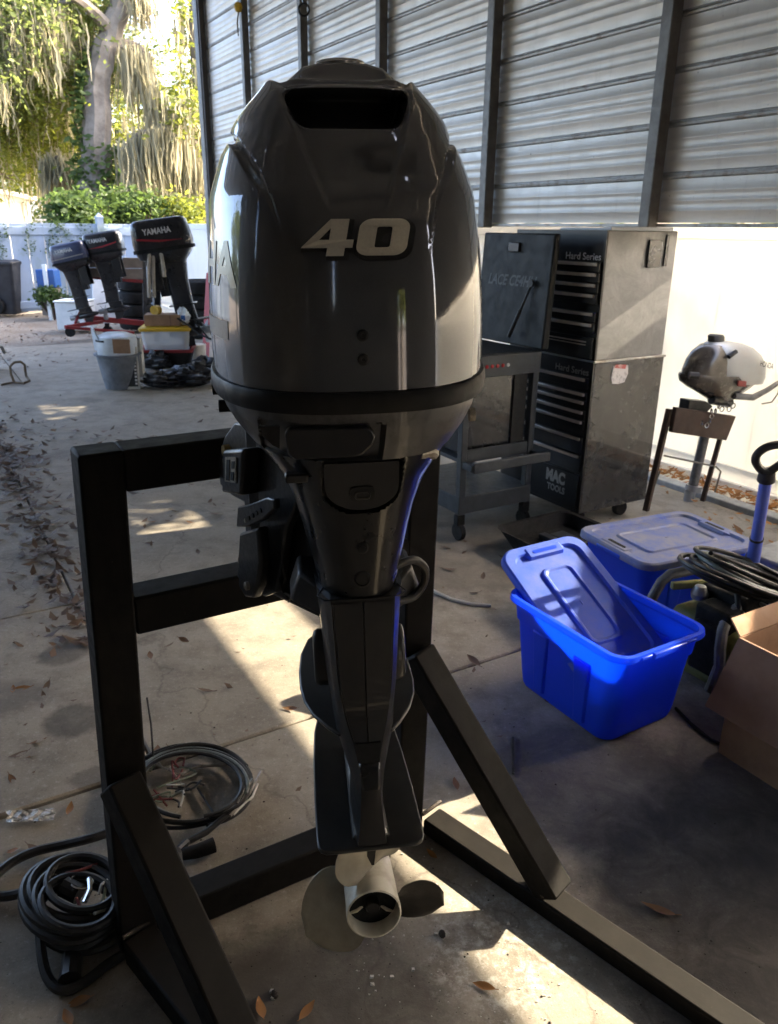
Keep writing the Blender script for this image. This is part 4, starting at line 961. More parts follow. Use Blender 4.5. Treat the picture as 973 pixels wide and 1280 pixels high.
hole(287, 563, .012, 'bolt', 'brass', .012, 8); hole(287, 576, .013, 'bolt', 'bracket_black', .009, 16); hole(287, 576, .006, 'bolt', 'zinc', .012, 12)
hole(287, 590, .010, 'slot', 'wire_metal', .005, 16); hole(287, 590, .0075, 'slot', 'deep_black', .006, 16); hole(285, 601, .007, 'bolt', 'zinc', .007, 10)
m = MB(); m.hexa([bp(299, 612) , bp(324, 616), bp(324, 616) - BN * .035, bp(299, 612) - BN * .035, bp(301, 560), bp(328, 558), bp(328, 558) - BN * .035, bp(301, 560) - BN * .035]); tb_ = m.build('tilt_housing', 'bracket_black', eng, world=True, bevel=.006)
m = MB(); P = [bp(307, 568), bp(321, 568), bp(320, 600), bp(306, 598)]; m.prism([p - BN * .036 for p in P], -BN * .002); m.build('rating_plate', 'zinc', tb_, world=True, smooth=0)
m = MB(); P = [bp(309.5, 571), bp(313.5, 571), bp(312.5, 597), bp(308.5, 596)]; m.prism([p - BN * .038 for p in P], -BN * .001); P = [bp(316, 573), bp(319.5, 573), bp(319.2, 582), bp(315.8, 582)]; m.prism([p - BN * .038 for p in P], -BN * .001); P = [bp(314.8, 586), bp(318.8, 586), bp(318.2, 597), bp(314.5, 596)]; m.prism([p - BN * .038 for p in P], -BN * .001); m.build('plate_print', 'deep_black', tb_, world=True, smooth=0)
m = MB(); P = [bp(318, 630), bp(335, 626), bp(356, 618), bp(366, 620), bp(366, 632), bp(350, 646), bp(330, 655), bp(316, 655)]; m.prism([p - BN * .02 for p in P], -BN * .012); arm = m.build('tilt_arm', 'bracket_black', eng, world=True, bevel=.003)
for k in range(5):
    f = k / 4; c = bp(329 + 20 * f, 647 - 13 * f) - BN * .034; MB().lathe([(.0042, 0), (.0042, .003)], c, BN, 10).build('pin_hole', 'zinc' if k == 0 else 'deep_black', arm, world=True)
m = MB(); P = [bp(321, 662), bp(345, 655), bp(348, 700), bp(344, 728), bp(336, 743), bp(328, 742), bp(319, 728), bp(319, 690)]; m.prism([p - BN * .012 for p in P], -BN * .022); lv = m.build('tilt_lever', 'bracket_black', eng, world=True, bevel=.006)
MB().lathe([(.008, 0), (.008, .006), (.004, .008)], bp(333, 727) - BN * .034, -BN, 12).build('bolt', 'zinc', lv, world=True)
m = MB()
for a, b_ in (((306, 690), (311, 700)), ((311, 700), (309, 712)), ((303, 698), (312, 704)), ((309, 712), (307, 726))): m.tube([bp(*a) - BN * .004, bp(*b_) - BN * .006], .0042, 6)
m.tube([bp(308 + 5 * math.cos(q), 699 + 7 * math.sin(q)) - BN * .006 for q in np.linspace(0, 6.28, 13)[:-1]], .003, 5, closed=True); m.build('split_pin', 'zinc', cb0, world=True)
# swivel bracket core behind, plus tilt cylinder and cable
cS = bp(345, 600) + BN * .07
m = MB(); m.rings([[p + Vector((0, 0, dz)) for p in (cS + BN * a + LDIR * b_ for a, b_ in ((-.05, -.12), (.06, -.12), (.05, .12), (-.04, .12)))] for dz in (.10, -.02, -.20, -.24)]); m.build('swivel_bracket', 'bracket_black', eng, world=True, bevel=.008)
m = MB(); a = bp(352, 733) ; m.cyl(a, a + BN * .12 + LDIR * .05 + Vector((0, 0, .03)), .016, 14); m.cyl(a + BN * .02, a + BN * .05 + LDIR * .01 + Vector((0, 0, .01)), .019, 14); m.build('tilt_cylinder', 'rubber', eng, world=True)
m = MB(); m.tube([bp(352, 662), bp(353, 700), bp(357, 725), bp(352, 738), bp(364, 746), bp(376, 748)], .0025, 6); m.build('cable', 'hose_black', eng, world=True)
m = MB(); m.tube([bp(357, 740), bp(361, 752), bp(367, 742), bp(364, 738)], .002, 5); m.build('cable_tie', 'hose_black', eng, world=True)
m = MB(); m.tube(smooth_path([Vector(p) for p in ((.05, .10, 1.155), (.085, .13, 1.150), (.106, .15, 1.125), (.106, .16, 1.095), (.088, .15, 1.078), (.06, .13, 1.082))]), .0065, 10); m.build('water_hose', 'hose_black', eng)
m = MB(); m.box((0, .33, 1.17), (.10, .16, .22)); m.box((0, .36, .98), (.07, .12, .2)); m.build('swivel_tube', 'bracket_black', eng, bevel=.02)
# ------------------------------------------------------------------ blue totes
def loft(m, levels, k=6, mi=0, cap0=True, cap1=False):   # levels: (z, half x, half y, corner radius)
    m.rings([[(x, y, z) for x, y in rounded(hx, hy, r_, k)] for z, hx, hy, r_ in levels], cap0, cap1, mi)
def tote(name, label, loc, rz, hx, hy, hgt, grp=None):
    t_ = thing(name, label, 'tote', loc, rz, grp)
    bx, by = hx * .83, hy * .79
    def lv(f, e=0.): return (.0 + hgt * f, bx + (hx - .018 - bx) * f + e, by + (hy - .018 - by) * f + e, .055)
    m = MB(); L = [(.0, bx - .02, by - .02, .045), (.006, bx - .006, by - .006, .05), (.02, bx, by, .055)]
    L += [lv(f) for f in (.15, .3, .5, .70)] + [lv(.74), lv(.75, .006), lv(.90, .006), lv(.93, .010), (hgt * .945, hx - .008, hy - .008, .06)]
    L += [lv(.925, .004), lv(.75, .001)] + [lv(f, -.004) for f in (.6, .3)] + [(.010, bx - .008, by - .008, .05)]
    loft(m, L, 6, cap0=True, cap1=True); bd = m.build('body', 'blue_plastic', t_, smooth=38)
    m = MB()
    loft(m, [(hgt * .935, hx - .010, hy - .010, .06), (hgt * .935, hx + .002, hy + .002, .065), (hgt * .952, hx + .006, hy + .006, .068), (hgt * 1.0, hx + .003, hy + .003, .066), (hgt * 1.0, hx - .012, hy - .012, .058), (hgt * .935, hx - .014, hy - .014, .056)], 7, cap0=False); m.build('rim', 'blue_plastic', t_, smooth=38)
    for sx in (-1, 1):
        for yy in (-.45, .45):
            m = MB(); x0 = bx + (hx - .018 - bx) * .08; x1 = bx + (hx - .018 - bx) * .74
            m.hexa([(sx * (x0 - .004), yy * hy * .8 - .03, hgt * .08), (sx * (x0 + .007), yy * hy * .8 - .022, hgt * .08), (sx * (x0 + .007), yy * hy * .8 + .022, hgt * .08), (sx * (x0 - .004), yy * hy * .8 + .03, hgt * .08), (sx * (x1 - .004), yy * hy * .8 - .045, hgt * .74), (sx * (x1 + .007), yy * hy * .8 - .035, hgt * .74), (sx * (x1 + .007), yy * hy * .8 + .035, hgt * .74), (sx * (x1 - .004), yy * hy * .8 + .045, hgt * .74)])
            m.build('rib', 'blue_plastic', bd, bevel=.004)
    for sy in (-1, 1):
        m = MB(); m.box((0, sy * (hy + .006), hgt * .955), (.16, .016, .024)); m.build('grip', 'blue_plastic', t_, bevel=.006)
        m = MB(); m.box((-hx * .5, sy * (hy + .004), hgt * .965), (.05, .010, .012)); m.box((hx * .5, sy * (hy + .004), hgt * .965), (.05, .010, .012)); m.build('latch_nub', 'blue_plastic', t_, bevel=.003)
    return t_
def lid(name, label, hx, hy, mat, mtx=None, loc=None, rz=0.):
    t_ = bpy.data.objects.new(name, None); COL.objects.link(t_)
    if mtx is not None: t_.matrix_world = mtx; ROOTM[t_.name] = mtx
    else: t_.location = loc; t_.rotation_euler = (0, 0, rz); ROOTM[t_.name] = Matrix.Translation(Vector(loc)) @ Matrix.Rotation(rz, 4, 'Z')
    tag(t_, label, 'lid')
    m = MB()
    loft(m, [(-.030, hx + .004, hy + .004, .065), (-.006, hx + .002, hy + .002, .065), (.000, hx - .004, hy - .004, .062), (.000, hx - .034, hy - .034, .05), (-.012, hx - .040, hy - .040, .046), (-.012, hx - .12, hy - .115, .03), (-.004, hx - .126, hy - .12, .028), (-.004, hx - .132, hy - .126, .026), (-.010, hx - .14, hy - .134, .022)], 6, cap0=False, cap1=True)
    bd = m.build('panel', mat, t_, smooth=30, solid=.003)
    for s in (-1, 1):
        m = MB()
        RSx = [[(s * (hx - a), y, z) for a, z in ((.014, .001), (.020, .005), (.062, .005), (.068, -.012))] for y in (-.10, -.075, .075, .10)]
        RSx[0] = [(s * (hx - .03), -.10, -.011)] * 4; RSx[-1] = [(s * (hx - .03), .10, -.011)] * 4
        m.rings(RSx, False, False, closed=False); m.build('handle_boss', mat, t_, smooth=30)
    for s in (-1, 1):
        m = MB(); m.prism([(s * (hx - .041) + a, b_, .0053) for a, b_ in rounded(.0085, .055, .008, 4)], (0, 0, .0012)); m.build('handle_slot', 'deep_black' if mat == 'dusty_lid' else 'blue_plastic', t_, smooth=0)
    m = MB(); m.box((.0, .0, -.0085), (.02, .006, .004)); m.build('mould_mark', mat, t_, bevel=.002)
    return t_
TC = W(1.925, 1.72); TH = .365
tote('open_tote', 'open bright blue plastic tote holding a loose tilted lid', TC, YROT, .212, .288, TH)
# loose lid leaning inside: two corners down in the tote, two up
def frame_from(px_list, planes): pass
c_tl = Vector((*W(1.79, 2.11)[:2], .452)); c_tr = Vector((*W(2.13, 2.13)[:2], .495)); c_br = Vector((*W(2.09, 1.57)[:2], .235))
yv = (c_tl - c_tr).normalized(); xv = (c_tr - c_br).normalized(); zv = xv.cross(yv).normalized()
if zv.z < 0: zv = -zv
yv = zv.cross(xv).normalized()
ctr = (c_tl + c_br) / 2 
ML = Matrix(((xv.x, yv.x, zv.x, ctr.x), (xv.y, yv.y, zv.y, ctr.y), (xv.z, yv.z, zv.z, ctr.z), (0, 0, 0, 1)))
lid('tote_lid', 'loose blue lid standing tilted inside the open tote', .305, .187, 'blue_lid', ML)
CT = W(2.74, 2.135); tote('closed_tote', 'blue tote closed with a dusty lid behind the open one', CT, YROT - R(97), .225, .315, .335)
lid('tote_lid', 'dusty greyish blue lid closed flat on the rear tote', .322, .233, 'dusty_lid', None, (CT.x, CT.y, .345), YROT - R(7))

# ------------------------------------------------------------------ cardboard box, cut at the right edge of the view
cb = thing('cardboard_box', 'open brown cardboard box with one flap folded out beside the green machine', 'box', W(2.34, .98), YROT)
bw, bd_, bh = .56, .60, .43
for c_, d_ in (((-bw / 2, 0, bh / 2), (.006, bd_, bh)), ((bw / 2, 0, bh / 2), (.006, bd_, bh)), ((0, -bd_ / 2, bh / 2), (bw, .006, bh)), ((0, bd_ / 2, bh / 2), (bw - .013, .006, bh)), ((0, 0, .006), (bw - .014, bd_ - .014, .006))):
    m = MB(); m.box(c_, d_); m.build('wall', 'card', cb, smooth=0)
def flap(P, name='flap', mat='card_dull'):
    m = MB(); P = [Vector(p) for p in P]; nrm = (P[1] - P[0]).cross(P[3] - P[0]).normalized() * .005; m.prism(P, nrm); return m.build(name, mat, cb, smooth=0)
flap([(-bw / 2 - .002, -bd_ / 2, bh), (-bw / 2 - .002, bd_ / 2, bh), (-bw / 2 - .085, bd_ / 2 + .02, bh - .235), (-bw / 2 - .085, -bd_ / 2 - .02, bh - .235)])
flap([(-bw / 2, bd_ / 2 + .002, bh), (bw / 2, bd_ / 2 + .002, bh), (bw / 2 - .01, bd_ / 2 + .05, bh + .04), (-bw / 2 + .01, bd_ / 2 + .05, bh + .04)], mat='card')
flap([(bw / 2 + .002, bd_ / 2, bh), (bw / 2 + .002, -bd_ / 2, bh), (bw / 2 + .10, -bd_ / 2, bh - .19), (bw / 2 + .10, bd_ / 2, bh - .19)])
o = thing('rod', 'bright metal rod poking up inside the cardboard box', 'rod', W(2.30, 1.15, .40), YROT)
MB().tube([(-.03, .04, -.0), (.06, -.02, .0), (.16, -.08, -.02)], .011, 8).build('shaft', 'chrome', o)

# ------------------------------------------------------------------ green pressure washer under a coil of hose
pw = thing('pressure_washer', 'olive green pressure washer with grey handles between the tote and the box', 'pressure washer', W(2.46, 1.60), YROT)
m = MB(); m.hexa([(-.15, -.18, .03), (.17, -.18, .03), (.17, .20, .03), (-.15, .20, .03), (-.11, -.15, .25), (.13, -.15, .25), (.13, .16, .27), (-.11, .16, .27)]); m.build('body', 'washer_green', pw, bevel=.03, seg=3)
m = MB(); m.box((-.125, -.03, .17), (.05, .13, .20)); m.box((-.07, -.02, .28), (.10, .15, .09)); m.box((.06, .02, .31), (.16, .2, .08)); m.build('motor_cover', 'rubber', pw, bevel=.015)
m = MB(); m.box((-.02, .12, .34), (.30, .025, .03), Matrix.Rotation(R(-20), 4, 'Z')); m.build('cross_brace', 'washer_green', pw, bevel=.006)
for pts in ([(-.17, -.10, .04), (-.17, -.12, .15), (-.15, -.09, .25), (-.08, -.06, .31), (.02, -.04, .32)], [(-.15, .22, .04), (-.15, .24, .20), (-.12, .24, .31), (-.04, .23, .36), (.06, .20, .36)]):
    m = MB(); Q = [Vector(p) for p in pts]; m.tube([Q[0], Q[1], Q[1].lerp(Q[2], .6), Q[2].lerp(Q[3], .3), Q[2].lerp(Q[3], .8), Q[4]], .021, 10); m.build('handle_bar', 'handle_grey', pw)
m = MB(); m.lathe([(.03, 0), (.034, .02), (.02, .05), (.0001, .055)], (-.04, .10, .30), (0, 0, 1), 16); m.build('cap', 'silver_paint', pw)
m = MB(); m.lathe([(.10, -.02), (.10, .02)], (-.10, -.21, .10), (1, 0, 0), 20); m.build('wheel', 'rubber', pw)
def coil(m, ctr, rx, ry, turns, jit, r_, z0, dz, a0=0., k=30, tilt=(0, 0), mi=0):
    P = []; ph = RNG.uniform(0, 6.28)
    for i in range(int(turns * k) + 1):
        a = a0 + 2 * math.pi * i / k; q = 1 + jit * math.sin(a * .37 + ph) + jit * .5 * math.sin(a * 1.3 + ph * 2)
        x = rx * q * math.cos(a); y = ry * q * math.sin(a); P.append((ctr[0] + x, ctr[1] + y, z0 + dz * i / k + x * tilt[0] + y * tilt[1] + .006 * math.sin(a * 2.3 + ph)))
    m.tube(P, r_, 7, mi)
hc = thing('hose_coil', 'loose coil of black and grey hose heaped over the green machine', 'hose', W(2.66, 1.66, .33), YROT)
for k in range(7):
    m = MB(); coil(m, (RNG.normal() * .02, RNG.normal() * .015, 0), .30 - .016 * k, .20 - .008 * k, 1.35, .06, .0095, -.01 + .012 * (k % 4), .015, 2.0 + k * .7, tilt=(-.38 + .05 * math.sin(k), .12)); m.build('hose', 'hose_grey' if k in (2, 5) else 'hose_black', hc)
m = MB(); m.tube([(-.17, -.02, .07), (-.15, -.05, .05), (-.13, -.13, .0), (-.05, -.26, -.06), (.02, -.34, -.08)], .009, 7); m.build('hose', 'hose_grey', hc)
m = MB(); m.tube([(-.14, .0, .10), (-.19, -.08, .04), (-.26, -.16, -.05), (-.27, -.19, -.18)], .012, 7); m.build('hose', 'hose_black', hc)
m = MB(); m.tube([(-.28, -.20, -.05), (-.27, -.22, -.16), (-.24, -.30, -.22), (-.18, -.36, -.24)], .006, 6); m.build('hose', 'hose_black', hc)
o = thing('floor_cable', 'black cable lying on the floor in front of the green machine', 'cable', W(2.2, 1.45))
P = [on_z(845, 885, .006), on_z(865, 905, .006), on_z(890, 925, .006), on_z(915, 936, .006)]; MB().tube([p - o.location for p in P], .006, 6).build('cord', 'hose_black', o)
# blue tube with black D-shaped grip
a = Vector((1.60, 3.12, .02)); bq = on_plane(958, 598, W(2.79, 0), (*N, 0)); d = (bq - a).normalized()
pt = thing('grip_pole', 'tall blue tube with a black ring grip rising behind the hose coil', 'pole', a)
m = MB(); m.cyl((0, 0, 0), (bq - a) * .58, .0265, 18); m.build('lower_tube', 'blue_tube', pt)
m = MB(); m.cyl((bq - a) * .58, (bq - a), .0235, 18); m.build('upper_tube', 'blue_tube', pt)
m = MB(); m.cyl((bq - a) * .578, (bq - a) * .59, .028, 18); m.build('collar', 'cap_black', pt)
sx_ = Vector(RT).cross(d).cross(d) * -1; sx_ = (Vector(RT) - d * Vector(RT).dot(d)).normalized()
c0 = bq - a
m = MB(); m.cyl(c0 - d * .01, c0 + d * .035, .034, 16, r2=.030)
m.tube(smooth_path([c0 + d * .03, c0 + d * .05 - sx_ * .030, c0 + d * .09 - sx_ * .052, c0 + d * .125 - sx_ * .045, c0 + d * .148 - sx_ * .01, c0 + d * .150 + sx_ * .05, c0 + d * .14 + sx_ * .085, c0 + d * .10 + sx_ * .080, c0 + d * .05 + sx_ * .035, c0 + d * .03], 4), .0165, 10); m.build('ring_grip', 'cap_black', pt)
# pale concrete block and purple cloth at the far right
o = thing('concrete_block', 'pale grey concrete block beside the blue pole', 'block', W(3.28, 1.83), YROT)
m = MB(); m.box((0, 0, .12), (.30, .36, .235)); m.build('body', 'kerb_concrete', o, bevel=.012)
o = thing('cloth', 'crumpled purple cloth behind the hose coil at the right edge', 'cloth', W(3.05, 1.50))
m = MB(); g_ = 9
m.rings([[(x * .045 - .18, y * .045 - .18, .20 + .10 * math.exp(-((x - 4) ** 2 + (y - 4) ** 2) / 9) + .02 * math.sin(x * 1.7 + y * 2.3)) for x in range(g_)] for y in range(g_)], False, False, closed=False)
m.rings([[(-.14, -.14, 0), (.14, -.14, 0), (.14, .14, 0), (-.14, .14, 0)], [(-.13, -.13, .21), (.13, -.13, .21), (.13, .13, .21), (-.13, .13, .21)]]); m.build('folds', 'purple_cloth', o)

# ------------------------------------------------------------------ tall tool chest
tc = thing('tool_chest', 'tall black two part tool chest with many drawers and a scuffed grey side', 'tool chest', W(3.09, 3.02), YROT)
DW, DD = .72, .54
m = MB(); m.box((DD / 2, DW / 2, .53), (DD, DW, .86)); m.build('lower_cabinet', ['tool_side'], tc, bevel=.006)
m = MB(); m.box((DD / 2 - .004, DW / 2, 1.30), (DD - .02, DW - .008, .66)); upp = m.build('upper_cabinet', 'tool_upper', tc, bevel=.006)
m = MB(); m.box((-.004, DW / 2, .53), (.010, DW - .002, .86)); m.build('front_frame', 'tool_black', tc, smooth=0)
m = MB(); m.box((.004, DW / 2, 1.30), (.010, DW - .01, .66)); m.build('front_frame', 'tool_black', tc, smooth=0)
m = MB(); m.box((DD / 2, DW / 2, .964), (DD + .012, DW + .012, .010)); m.build('seam_trim', 'rib_metal', tc, bevel=.002)
m = MB(); m.box((.25, .03, 1.638), (.46, .06, .018)); m.box((.33, .36, 1.636), (.2, .5, .014)); m.build('top_strip', 'white_sheet', tc, bevel=.003)
m = MB(); m.box((.35, -.004, 1.515), (.10, .012, .14)); m.box((.445, .02, 1.53), (.025, .05, .16)); m.build('side_bracket', 'tool_side', tc, bevel=.003)
def drawer(y0, y1, z0, z1, name='drawer'):
    m = MB(); m.box((-.012, (y0 + y1) / 2, (z0 + z1) / 2), (.018, y1 - y0, z1 - z0)); d_ = m.build(name, 'tool_black', tc, bevel=.003)
    m = MB(); m.box((-.026, (y0 + y1) / 2, z1 - .011), (.014, (y1 - y0) * .94, .017)); m.build('pull', 'drawer_trim', d_, bevel=.003); return d_
ysplit = .44
for z0, z1 in ((1.425, 1.474), (1.372, 1.421), (1.319, 1.368), (1.262, 1.315), (1.115, 1.166), (1.170, 1.222)):
    drawer(.02, ysplit - .006, z0, z1); drawer(ysplit + .006, DW - .02, z0, z1)
m = MB(); m.box((-.012, DW / 2, 1.035), (.018, DW - .04, .11)); dr = m.build('drawer', 'tool_black', tc, bevel=.003)
m = MB(); m.box((-.024, .24, 1.066), (.008, .36, .006)); m.box((-.024, .24, 1.05), (.008, .36, .004)); m.build('pull', 'drawer_trim', dr, smooth=0)
drawer(.02, DW - .02, .815, .875)
for z0, z1 in ((.755, .795), (.70, .75), (.645, .695), (.55, .64), (.45, .545), (.345, .445)):
    drawer(.02, ysplit - .006, z0, z1); drawer(ysplit + .006, DW - .02, z0, z1)
m = MB(); m.box((-.012, DW / 2, .225), (.018, DW - .04, .21)); bp_ = m.build('kick_panel', 'tool_black', tc, bevel=.003)
IX = (0, -1, 0); IZ = (0, 0, 1)
put_text('MAC', .16, .075, (-.0215, .20, .275), IX, IZ, 'maker_lettering', 'decal_dull', bp_, .001, .06)
put_text('TOOLS', .15, .042, (-.0215, .19, .205), IX, IZ, 'maker_lettering', 'decal_dull', bp_, .001, .05)
put_text('Hard Series', .26, .036, (.004 - .006, .16, 1.500), IX, IZ, 'series_lettering', 'decal_white', tc, .001, .01)
put_text('Hard Series', .26, .036, (-.0095, .16, .905), IX, IZ, 'series_lettering', 'decal_dull', tc, .001, .01)
m = MB(); m.prism([(.19 + a, -.0045, .885 + b_) for a, b_ in ((-.055, .02), (-.05, .05), (.0, .055), (.06, .047), (.066, .0), (.045, -.045), (.0, -.052), (-.05, -.046), (-.062, -.01))], (0, .004, 0)); m.build('torn_sticker', 'sticker', tc, smooth=0)
m = MB(); m.prism([(.19 + a, -.0055, .925 + b_) for a, b_ in ((-.045, .0), (-.04, .016), (.045, .012), (.04, -.012))], (0, .001, 0)); m.build('sticker_head', 'sticker_red', tc, smooth=0)
for yx, yy in ((.06, .08), (.41, .08), (.06, .64), (.41, .64)):
    m = MB(); m.cyl((yx, yy - .02, .045), (yx, yy + .02, .045), .045, 16); m.box((yx, yy, .09), (.07, .05, .02)); m.build('caster', 'rubber', tc, bevel=.003)
# ------------------------------------------------------------------ grey tool cart with its lid up
ct = thing('tool_cart', 'grey steel tool cart with its lid propped open in front of the tall chest', 'tool cart', W(2.38, 3.22), YROT)
CW_, CD_ = .50, .58
for x, y in ((.02, .02), (CW_ - .02, .02), (.02, CD_ - .02), (CW_ - .02, CD_ - .02)):
    m = MB(); m.box((x, y, .565), (.04, .04, .83)); m.build('upright', 'cart_grey', ct, bevel=.004)
    m = MB(); m.cyl((x - .015, y, .05), (x + .015, y, .05), .05, 16); m.box((x, y, .12), (.05, .04, .06)); m.build('caster', 'rubber', ct, bevel=.004)
m = MB(); m.box((CW_ / 2, CD_ / 2, .205), (CW_ + .004, CD_ + .004, .10)); m.build('bottom_tray', 'cart_grey', ct, bevel=.005)
m = MB(); m.box((CW_ / 2, CD_ / 2, .455), (CW_ - .01, CD_ - .01, .02)); m.box((CW_ / 2, .01, .485), (CW_ - .084, .012, .06)); m.build('middle_shelf', 'cart_grey', ct, bevel=.003)
m = MB(); m.box((CW_ / 2, CD_ / 2 + .01, .70), (CW_ - .09, CD_ - .06, .44)); m.build('inner_panel', 'tool_side', ct, bevel=.004)
m = MB(); m.box((CW_ - .1, .035, .70), (.09, .012, .42)); m.build('side_gap', 'deep_black', ct, smooth=0)
m = MB(); m.box((CW_ / 2, CD_ / 2, .955), (CW_ + .01, CD_ + .01, .115)); top = m.build('top_tray', 'cart_grey', ct, bevel=.006)
m = MB(); m.box((CW_ / 2, CD_ / 2, 1.0135), (CW_ - .03, CD_ - .03, .004)); m.build('tray_floor', 'deep_black', top, smooth=0)
m = MB(); m.box((CW_ / 2 + .03, -.085, .44), (CW_ + .03, .026, .055)); m.box((.015, -.04, .44), (.02, .10, .04)); m.box((CW_ - .015, -.04, .44), (.02, .10, .04)); m.build('push_bar', 'cart_grey', ct, bevel=.006)
for k in range(6):
    m = MB(); m.lathe([(.010, 0), (.009, .004), (.0001, .006)], (.10 + .035 * k, -.005, .955), (0, -1, 0), 12); m.build('badge', 'lens_red' if k < 5 else 'decal_white', top)
ldm = MB(); ldm.hexa([(CW_ - .004, -.01, 1.018), (CW_ + .045, -.01, 1.018), (CW_ + .045, CD_ + .01, 1.018), (CW_ - .004, CD_ + .01, 1.018), (CW_ + .030, -.01, 1.61), (CW_ + .070, -.01, 1.61), (CW_ + .070, CD_ + .01, 1.61), (CW_ + .030, CD_ + .01, 1.61)]); ld = ldm.build('lid', 'cart_lid', ct, bevel=.008)
LX = Vector((0, -1, 0)); LZ = Vector((.034, 0, .592)).normalized()
o0 = Vector((CW_ - .004, 0, 1.018)); 
put_text('LACE CE4HH', .42, .06, o0 + LZ * .345 + Vector((0, .30, 0)), LX, LZ, 'lid_lettering', 'decal_faint', ld, .002, .03, .3)
m = MB(); a = o0 + LZ * .34 + Vector((-.012, .115, 0)); m.cyl(a, a + Vector((-.06, .09, -.28)), .007, 8); m.cyl(a + Vector((-.03, .045, -.14)), a + Vector((-.062, .093, -.29)), .011, 8); m.lathe([(.02, 0), (.02, .012)], a, (-1, 0, 0), 12); m.build('gas_strut', 'cap_black', ct)
m = MB(); a = o0 + LZ * .52 + Vector((-.004, .30, 0)); m.box(a, (.02, .09, .05)); m.build('lock', 'tool_black', ct, bevel=.004)
# black drip pan on the floor
dp = thing('drip_pan', 'black plastic oil drain pan on the floor below the tool chest', 'pan', W(2.78, 2.80), YROT + R(2))
m = MB(); loft(m, [(.0, .20, .21, .05), (.11, .265, .27, .07), (.118, .275, .28, .075), (.112, .255, .26, .07), (.05, .23, .235, .06), (.045, .20, .20, .05)], 6, cap1=True); m.build('body', 'rubber', dp, bevel=0)
m = MB(); m.box((-.03, .0, .062), (.05, .30, .03)); m.box((.06, .03, .058), (.10, .20, .025)); m.build('drain_grid', 'bin_plastic', dp, bevel=.006)
m = MB(); m.box((.24, -.21, .125), (.10, .05, .03)); m.build('spout', 'rubber', dp, bevel=.01)
# ------------------------------------------------------------------ small outboard on its own rusty stand, right
SP = W(3.93, 3.02)
ms = thing('motor_stand', 'small brown metal stand holding the little silver outboard', 'stand', SP, YROT - R(22))
def sp(px, py, off=0.0):   # photo points on the stand's plane
    p = on_plane(px, py, SP, SB); return p + Vector(SB) * off
SB = (Vector((*(-U), 0)) * .93 + Vector((*N, 0)) * -.10).normalized()
SPx = SP
def quad(P, th, name, mat, parent, bev=.004):
    m = MB(); m.prism(P, SB * th); return m.build(name, mat, parent, world=True, bevel=bev)
quad([sp(841, 508), sp(915, 519), sp(903, 549), sp(835, 539)], .035, 'mount_board', 'brown_panel', ms)
def leg(a, b_, w_, name='leg'):
    m = MB(); P = sp(*a); Q = sp(*b_); Q.z = max(Q.z, 0.0); m.tube([P - SB * .02, Q - SB * .02], w_, 4); return m.build(name, 'brown_panel', ms, world=True, smooth=0)
leg((840, 512), (810, 642), .022); leg((911, 522), (877, 655), .018)
m = MB(); m.tube([sp(832, 570, -.01), sp(870, 578, -.01), sp(897, 584, -.01), sp(903, 590, -.012), sp(912, 665, -.20)], .006, 6); m.tube([sp(828, 590, -.02), sp(840, 645, -.22)], .005, 6); m.build('brace_wire', 'post_steel', ms, world=True)
om = thing('small_outboard', 'little silver outboard with a clear smoky side and tiller on the brown stand', 'outboard motor', sp(890, 500, -.02))
def blob_body(cx, cy, w_, h_, dep, z0f, name, mat, parent, shape):
    # rings stacked along the motor's upright, each ring an oval in the stand plane
    up = (sp(cx, cy - 40) - sp(cx, cy)).normalized(); rt = (sp(cx + 40, cy) - sp(cx, cy)).normalized()
    m = MB(); RSx = []
    for px, py, hw, dp_ in shape:
        c = sp(px, py, 0); w2 = (sp(px + hw, py) - c).length
        RSx.append([c + rt * w2 * math.cos(q) + SB * dp_ * math.sin(q) for q in np.linspace(0, 2 * math.pi, 30, endpoint=False)])
    m.rings(RSx); return m.build(name, mat, parent, world=True, smooth=50)
blob_body(0, 500, 0, 0, 0, 0, 'cowl', 'silver_paint', om, [(914, 477.5, 36, .105), (914, 470, 39, .115), (914.5, 455, 39.5, .118), (912, 442, 36, .11), (909, 433, 29, .095), (906, 428, 20, .07), (903, 426, 8, .03)])
blob_body(0, 500, 0, 0, 0, 0, 'side_cover', 'smoked_cowl', om, [(884, 470, 27, .100), (884, 464, 27, .104), (887, 450, 24, .103), (889, 440, 19, .095), (892, 431, 12, .07), (895, 427, 5, .03)])
blob_body(0, 500, 0, 0, 0, 0, 'lower_pan', 'smoked_cowl', om, [(900, 502, 10, .05), (899, 493, 22, .075), (898, 484, 36, .10), (898, 477, 44, .112), (898, 470, 45, .116), (898, 467, 43.5, .114)])
blob_body(0, 500, 0, 0, 0, 0, 'fuel_cap', 'cap_black', om, [(895.5, 430, 9, .035), (895.5, 420, 9, .035), (896, 418, 7, .028)])
m = MB(); m.box((0, 0, 0), (.05, .02, .02)); 
m = MB(); m.tube([sp(893, 443, .11), sp(902, 436, .11)], .014, 6); m.build('vent_latch', 'cap_black', om, world=True)
m = MB(); m.tube([sp(852, 467, .06), sp(860, 467, .08)], .022, 8); m.build('pull_handle', 'cap_black', om, world=True)
m = MB(); c = sp(907, 475, .125); m.prism([sp(902, 471, .12), sp(912, 472, .12), sp(911, 479, .12), sp(901, 478, .12)], SB * .012); m.build('latch', 'red_part', om, world=True, bevel=.003)
o = sp(937, 452, .128); rx = (sp(950, 456) - sp(925, 449)).normalized(); 
put_text('HONDA', .118, .034, o - Vector((0, 0, 0)), rx, (0, 0, 1), 'lettering', 'deep_black', om, .002, .012, world=True)
